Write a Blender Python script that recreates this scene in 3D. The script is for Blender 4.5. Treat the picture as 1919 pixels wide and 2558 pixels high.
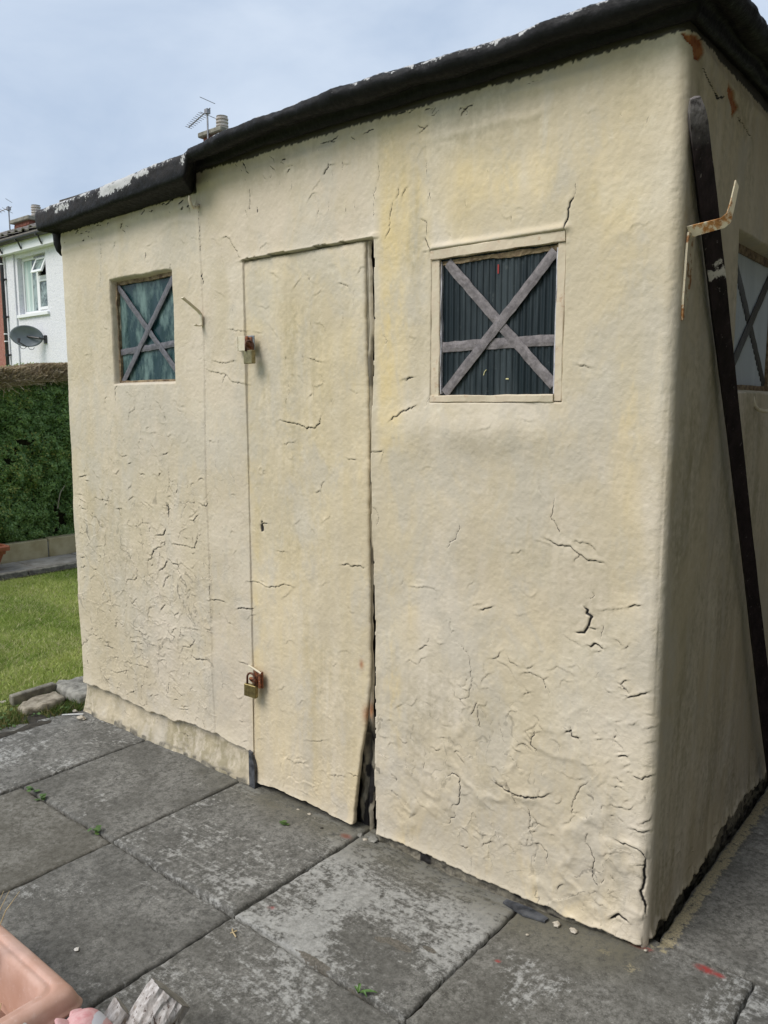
import bpy, math, random
import numpy as np
from mathutils import Vector, Matrix
random.seed(7)
for _o in list(bpy.data.objects): bpy.data.objects.remove(_o)
scene = bpy.context.scene
COL = scene.collection

# ---------------------------------------------------------------- camera
cam_data = bpy.data.cameras.new('camera')
cam = bpy.data.objects.new('camera', cam_data); COL.objects.link(cam)
_r = Vector((0.77431, 0.63281, -0.00133)); _u = Vector((-0.08333, 0.10404, 0.99108)); _d = Vector((-0.6273, 0.76729, -0.13329))
cam.matrix_world = Matrix(((_r.x, _u.x, -_d.x, 0.7152), (_r.y, _u.y, -_d.y, -2.02266), (_r.z, _u.z, -_d.z, 1.5), (0, 0, 0, 1)))
cam_data.sensor_fit = 'VERTICAL'; cam_data.sensor_height = 36.0
cam_data.lens = 1980.0/2558.0*36.0
cam_data.clip_start = 0.05; cam_data.clip_end = 2000
scene.camera = cam

# ---------------------------------------------------------------- sky, sun, exposure
SUN_EL, SUN_AZ = 50.0, 202.0          # azimuth in degrees, clockwise from +y
world = bpy.data.worlds.new('World'); scene.world = world; world.use_nodes = True
nt = world.node_tree; nt.nodes.clear()
wo = nt.nodes.new('ShaderNodeOutputWorld'); bg = nt.nodes.new('ShaderNodeBackground')
sky = nt.nodes.new('ShaderNodeTexSky'); sky.sky_type = 'NISHITA'; sky.sun_disc = False
sky.sun_elevation = math.radians(SUN_EL); sky.sun_rotation = math.radians(SUN_AZ)
sky.air_density = 1.0; sky.dust_density = 3.0; sky.ozone_density = 1.0
tc = nt.nodes.new('ShaderNodeTexCoord')
n1 = nt.nodes.new('ShaderNodeTexNoise'); n1.inputs['Scale'].default_value = 2.2; n1.inputs['Detail'].default_value = 7; n1.inputs['Roughness'].default_value = 0.55
n1.inputs['Distortion'].default_value = 0.4
mp = nt.nodes.new('ShaderNodeMapping'); mp.inputs['Scale'].default_value = (1, 1, 2.2); mp.inputs['Location'].default_value = (3.1, 1.7, 0.4)
nt.links.new(tc.outputs['Generated'], mp.inputs['Vector']); nt.links.new(mp.outputs['Vector'], n1.inputs['Vector'])
cr = nt.nodes.new('ShaderNodeValToRGB'); cr.color_ramp.elements[0].position = 0.33; cr.color_ramp.elements[1].position = 0.62
cr.color_ramp.elements[0].color = (5.2, 6.5, 8.5, 1); cr.color_ramp.elements[1].color = (8.1, 9.2, 10.7, 1)
nt.links.new(n1.outputs['Fac'], cr.inputs['Fac'])
mx = nt.nodes.new('ShaderNodeMix'); mx.data_type = 'RGBA'; mx.inputs['Factor'].default_value = 0.78
nt.links.new(sky.outputs['Color'], mx.inputs['A']); nt.links.new(cr.outputs['Color'], mx.inputs['B'])
nt.links.new(mx.outputs['Result'], bg.inputs['Color']); bg.inputs['Strength'].default_value = 0.07
nt.links.new(bg.outputs['Background'], wo.inputs['Surface'])

sl = bpy.data.lights.new('sun', 'SUN'); sun = bpy.data.objects.new('sun', sl); COL.objects.link(sun)
sl.energy = 2.0; sl.angle = math.radians(34); sl.color = (1.0, 0.95, 0.885)
_az, _el = math.radians(SUN_AZ), math.radians(SUN_EL)
_sd = Vector((math.sin(_az)*math.cos(_el), math.cos(_az)*math.cos(_el), math.sin(_el)))
sun.rotation_euler = _sd.to_track_quat('Z', 'Y').to_euler(); sun.location = (-6, -8, 12)

vs = scene.view_settings
vs.view_transform = 'Standard'; vs.look = 'None'; vs.gamma = 1.0; vs.use_curve_mapping = False; vs.exposure = 0.51
scene.render.engine = 'CYCLES'
scene.cycles.max_bounces = 6; scene.cycles.diffuse_bounces = 3

# ---------------------------------------------------------------- noise in numpy
def _h(ix, iy, seed):
    n = (ix.astype(np.int64)*374761393 + iy.astype(np.int64)*668265263 + seed*1442695041) & 0xffffffff
    n = ((n ^ (n >> 13))*1274126177) & 0xffffffff
    n = n ^ (n >> 16)
    return (n & 0xffff)/65535.0
def vnoise(x, y, seed=0):
    x = np.asarray(x, float); y = np.asarray(y, float)
    ix = np.floor(x); iy = np.floor(y); fx = x-ix; fy = y-iy
    fx = fx*fx*fx*(fx*(fx*6-15)+10); fy = fy*fy*fy*(fy*(fy*6-15)+10)
    a = _h(ix, iy, seed); b = _h(ix+1, iy, seed); c = _h(ix, iy+1, seed); d = _h(ix+1, iy+1, seed)
    return (a*(1-fx)+b*fx)*(1-fy)+(c*(1-fx)+d*fx)*fy
def fbm(x, y, octv=4, seed=0, gain=0.5):
    t = 0; a = 1; s = 0; f = 1
    for i in range(octv):
        t = t + a*(vnoise(x*f+17.3*i, y*f-9.1*i, seed+i)-0.5); s += a; a *= gain; f *= 2.03
    return t/s*2
def sstep(a, b, x):
    t = np.clip((x-a)/(b-a), 0, 1); return t*t*(3-2*t)

# ---------------------------------------------------------------- object helpers
def mesh_obj(name, verts, faces, mat=None, parent=None, smooth=False, loc=None):
    """verts in world coordinates; stored relative to the root they belong to"""
    root = parent
    while root is not None and root.parent is not None: root = root.parent
    off = Vector(root.location) if root is not None else Vector(loc or (0, 0, 0))
    me = bpy.data.meshes.new(name)
    me.from_pydata([(v[0]-off.x, v[1]-off.y, v[2]-off.z) for v in verts], [], [tuple(f) for f in faces])
    if smooth: me.polygons.foreach_set('use_smooth', [True]*len(me.polygons))
    me.update()
    if mat: me.materials.append(mat)
    o = bpy.data.objects.new(name, me); COL.objects.link(o)
    if parent is not None: o.parent = parent
    else: o.location = off
    return o
def np_obj(name, V, quads=None, tris=None, mat=None, parent=None, smooth=True, attrs=None, loc=None):
    root = parent
    while root is not None and root.parent is not None: root = root.parent
    off = np.array(root.location if root is not None else (loc or (0, 0, 0)), float)
    V = np.asarray(V, np.float64).reshape(-1, 3)-off
    me = bpy.data.meshes.new(name)
    me.vertices.add(len(V)); me.vertices.foreach_set('co', V.astype(np.float32).ravel())
    k = 4 if quads is not None else 3
    F = np.asarray(quads if quads is not None else tris, np.int32).reshape(-1, k)
    me.loops.add(F.size); me.loops.foreach_set('vertex_index', F.ravel())
    me.polygons.add(len(F)); me.polygons.foreach_set('loop_start', np.arange(0, F.size, k, dtype=np.int32))
    me.polygons.foreach_set('loop_total', np.full(len(F), k, np.int32))
    me.polygons.foreach_set('use_smooth', np.full(len(F), bool(smooth)))
    for an, ac in (attrs or {}).items():
        at = me.attributes.new(an, 'FLOAT_COLOR', 'POINT')
        at.data.foreach_set('color', np.asarray(ac, np.float32).ravel())
    me.update(calc_edges=True); me.validate()
    if mat: me.materials.append(mat)
    o = bpy.data.objects.new(name, me); COL.objects.link(o)
    if parent is not None: o.parent = parent
    else: o.location = off
    return o
def grid_quads(m, n, keep=None):
    i = np.arange(m*n).reshape(m, n)
    q = np.stack([i[:-1, :-1], i[:-1, 1:], i[1:, 1:], i[1:, :-1]], -1)
    if keep is not None: q = q[keep]
    return q.reshape(-1, 4)
def thing(name, label, cat, loc=(0, 0, 0), group=None):
    o = bpy.data.objects.new(name, None); COL.objects.link(o); o.location = loc
    o['label'] = label; o['category'] = cat
    if group: o['group'] = group
    o.empty_display_size = 0.05
    return o
def tag(o, label, cat, group=None):
    o['label'] = label; o['category'] = cat
    if group: o['group'] = group
    return o
def structure(o): o['kind'] = 'structure'; return o

class MB:
    def __init__(s): s.v = []; s.f = []
    def add(s, v, f):
        b = len(s.v); s.v += [tuple(p) for p in v]; s.f += [tuple(i+b for i in q) for q in f]
    def box(s, x0, x1, y0, y1, z0, z1):
        v = [(x, y, z) for z in (z0, z1) for y in (y0, y1) for x in (x0, x1)]
        s.add(v, [(0, 2, 3, 1), (4, 5, 7, 6), (0, 1, 5, 4), (2, 6, 7, 3), (0, 4, 6, 2), (1, 3, 7, 5)]); return s
    def bbox(s, x0, x1, y0, y1, z0, z1, b=0.004):
        """box with chamfered edges"""
        c = [(x0, x1), (y0, y1), (z0, z1)]; pts = {}
        V = []; 
        for sx in (0, 1):
            for sy in (0, 1):
                for sz in (0, 1):
                    p = [c[0][sx], c[1][sy], c[2][sz]]; d = [(b, -b)[sx], (b, -b)[sy], (b, -b)[sz]]
                    for a in range(3):
                        q = [p[i]+(d[i] if i != a else 0) for i in range(3)]
                        pts[(sx, sy, sz, a)] = len(V); V.append(q)
        F = []
        for a in range(3):
            o1, o2 = [i for i in range(3) if i != a]
            for sgn in (0, 1):
                def k(u, w):
                    t = [0, 0, 0]; t[a] = sgn; t[o1] = u; t[o2] = w; return pts[(*t, a)]
                F.append((k(0, 0), k(1, 0), k(1, 1), k(0, 1)))
        for a in range(3):                      # edge chamfers along axis a
            o1, o2 = [i for i in range(3) if i != a]
            for u in (0, 1):
                for w in (0, 1):
                    def k(e, ax):
                        t = [0, 0, 0]; t[a] = e; t[o1] = u; t[o2] = w; return pts[(*t, ax)]
                    F.append((k(0, o1), k(1, o1), k(1, o2), k(0, o2)))
        for sx in (0, 1):
            for sy in (0, 1):
                for sz in (0, 1): F.append((pts[(sx, sy, sz, 0)], pts[(sx, sy, sz, 1)], pts[(sx, sy, sz, 2)]))
        s.add(V, F); return s
    def tube(s, pts, rad, n=8, cap=True):
        pts = [Vector(p) for p in pts]; rads = rad if isinstance(rad, (list, tuple)) else [rad]*len(pts)
        base = len(s.v); up = None
        for i, p in enumerate(pts):
            t = (pts[min(i+1, len(pts)-1)]-pts[max(i-1, 0)]).normalized()
            if up is None: up = Vector((0, 0, 1)) if abs(t.z) < 0.9 else Vector((1, 0, 0))
            a = t.cross(up).normalized(); bb = a.cross(t).normalized(); up = bb
            for k in range(n):
                an = 2*math.pi*k/n
                s.v.append(tuple(p+(a*math.cos(an)+bb*math.sin(an))*rads[i]))
        for i in range(len(pts)-1):
            for k in range(n):
                s.f.append((base+i*n+k, base+i*n+(k+1) % n, base+(i+1)*n+(k+1) % n, base+(i+1)*n+k))
        if cap:
            s.f.append(tuple(base+k for k in range(n))[::-1]); s.f.append(tuple(base+(len(pts)-1)*n+k for k in range(n)))
        return s
    def lathe(s, c, prof, n=16):
        base = len(s.v)
        for r, z in prof:
            for k in range(n):
                an = 2*math.pi*k/n; s.v.append((c[0]+r*math.cos(an), c[1]+r*math.sin(an), c[2]+z))
        for i in range(len(prof)-1):
            for k in range(n):
                s.f.append((base+i*n+k, base+i*n+(k+1) % n, base+(i+1)*n+(k+1) % n, base+(i+1)*n+k))
        s.f.append(tuple(base+k for k in range(n))[::-1]); s.f.append(tuple(base+(len(prof)-1)*n+k for k in range(n)))
        return s
    def strip(s, pts, wdir, w, t):
        """flat bar swept along pts; wdir the width axis, w full width (or list), t thickness"""
        pts = [Vector(p) for p in pts]; wd = Vector(wdir).normalized(); base = len(s.v); N = len(pts)
        ws = w if isinstance(w, (list, tuple)) else [w]*N
        for i, p in enumerate(pts):
            ta = (pts[min(i+1, N-1)]-pts[max(i-1, 0)]).normalized(); nn = ta.cross(wd).normalized()
            for a, b in ((-1, -1), (1, -1), (1, 1), (-1, 1)): s.v.append(tuple(p+wd*(a*ws[i]/2)+nn*(b*t/2)))
        for i in range(N-1):
            for k in range(4): s.f.append((base+i*4+k, base+i*4+(k+1) % 4, base+i*4+4+(k+1) % 4, base+i*4+4+k))
        s.f.append((base+3, base+2, base+1, base)); e = base+(N-1)*4; s.f.append((e, e+1, e+2, e+3)); return s
    def obj(s, name, mat, parent=None, smooth=False, loc=None): return mesh_obj(name, s.v, s.f, mat, parent, smooth, loc)

# ---------------------------------------------------------------- material helpers
class NT:
    def __init__(s, name, rough=0.8, metal=0.0, spec=0.5):
        s.m = bpy.data.materials.new(name); s.m.use_nodes = True; s.t = s.m.node_tree; s.t.nodes.clear()
        s.out = s.t.nodes.new('ShaderNodeOutputMaterial'); s.p = s.t.nodes.new('ShaderNodeBsdfPrincipled')
        s.t.links.new(s.p.outputs[0], s.out.inputs[0])
        s.set('Roughness', rough); s.set('Metallic', metal); s.set('Specular IOR Level', spec); s._tc = None
    def link(s, a, b): s.t.links.new(a, b)
    def set(s, k, v):
        i = s.p.inputs[k]
        if hasattr(v, 'is_linked') or isinstance(v, bpy.types.NodeSocket): s.link(v, i)
        else: i.default_value = v
    def tc(s, scale=None, loc=None):
        if s._tc is None: s._tc = s.t.nodes.new('ShaderNodeTexCoord')
        o = s._tc.outputs['Object']
        if scale is None and loc is None: return o
        m = s.t.nodes.new('ShaderNodeMapping')
        if scale is not None: m.inputs['Scale'].default_value = scale
        if loc is not None: m.inputs['Location'].default_value = loc
        s.link(o, m.inputs['Vector']); return m.outputs['Vector']
    def noise(s, scale, detail=4, rough=0.55, vec=None, dist=0.0, col=False):
        n = s.t.nodes.new('ShaderNodeTexNoise'); n.inputs['Scale'].default_value = scale; n.inputs['Detail'].default_value = detail
        n.inputs['Roughness'].default_value = rough; n.inputs['Distortion'].default_value = dist
        s.link(vec if vec is not None else s.tc(), n.inputs['Vector']); return n.outputs['Color' if col else 'Fac']
    def vor(s, scale, feature='DISTANCE_TO_EDGE', vec=None, rnd=1.0):
        n = s.t.nodes.new('ShaderNodeTexVoronoi'); n.feature = feature; n.inputs['Scale'].default_value = scale; n.inputs['Randomness'].default_value = rnd
        s.link(vec if vec is not None else s.tc(), n.inputs['Vector']); return n.outputs['Distance']
    def ramp(s, f, a, b, c0=0.0, c1=1.0):
        n = s.t.nodes.new('ShaderNodeMapRange'); n.inputs['From Min'].default_value = a; n.inputs['From Max'].default_value = b
        n.inputs['To Min'].default_value = c0; n.inputs['To Max'].default_value = c1; n.interpolation_type = 'SMOOTHSTEP'
        s.link(f, n.inputs['Value']); return n.outputs['Result']
    def math(s, op, a, b=None):
        n = s.t.nodes.new('ShaderNodeMath'); n.operation = op
        for i, v in enumerate((a, b)):
            if v is None: continue
            if isinstance(v, (int, float)): n.inputs[i].default_value = v
            else: s.link(v, n.inputs[i])
        return n.outputs[0]
    def mix(s, f, a, b, mode='MIX'):
        n = s.t.nodes.new('ShaderNodeMix'); n.data_type = 'RGBA'; n.blend_type = mode
        for k, v in (('Factor', f), ('A', a), ('B', b)):
            i = n.inputs[k]
            if isinstance(v, (int, float)): i.default_value = v
            elif isinstance(v, tuple): i.default_value = (*v[:3], 1)
            else: s.link(v, i)
        return n.outputs['Result']
    def attr(s, name, typ='GEOMETRY'):
        n = s.t.nodes.new('ShaderNodeAttribute'); n.attribute_name = name; n.attribute_type = typ
        return n
    def sep(s, c):
        n = s.t.nodes.new('ShaderNodeSeparateColor'); s.link(c, n.inputs[0]); return n.outputs
    def bump(s, h, strength=0.3, dist=0.01, prev=None):
        n = s.t.nodes.new('ShaderNodeBump'); n.inputs['Strength'].default_value = strength; n.inputs['Distance'].default_value = dist
        s.link(h, n.inputs['Height'])
        if prev is not None: s.link(prev, n.inputs['Normal'])
        return n.outputs['Normal']
    def color(s, c): s.set('Base Color', c if not isinstance(c, tuple) else (*c[:3], 1)); return s

def simple(name, c0, c1, scale=20, rough=0.8, metal=0.0, bump=0.2, bscale=None, bdist=0.003, vec=None, spec=0.5):
    m = NT(name, rough, metal, spec); f = m.noise(scale, 5, 0.6, m.tc(vec) if vec else None)
    m.color(m.mix(m.ramp(f, 0.3, 0.7), c0, c1))
    if bump: m.set('Normal', m.bump(m.noise(bscale or scale*4, 5, 0.6, m.tc(vec) if vec else None), bump, bdist))
    return m.m
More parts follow.
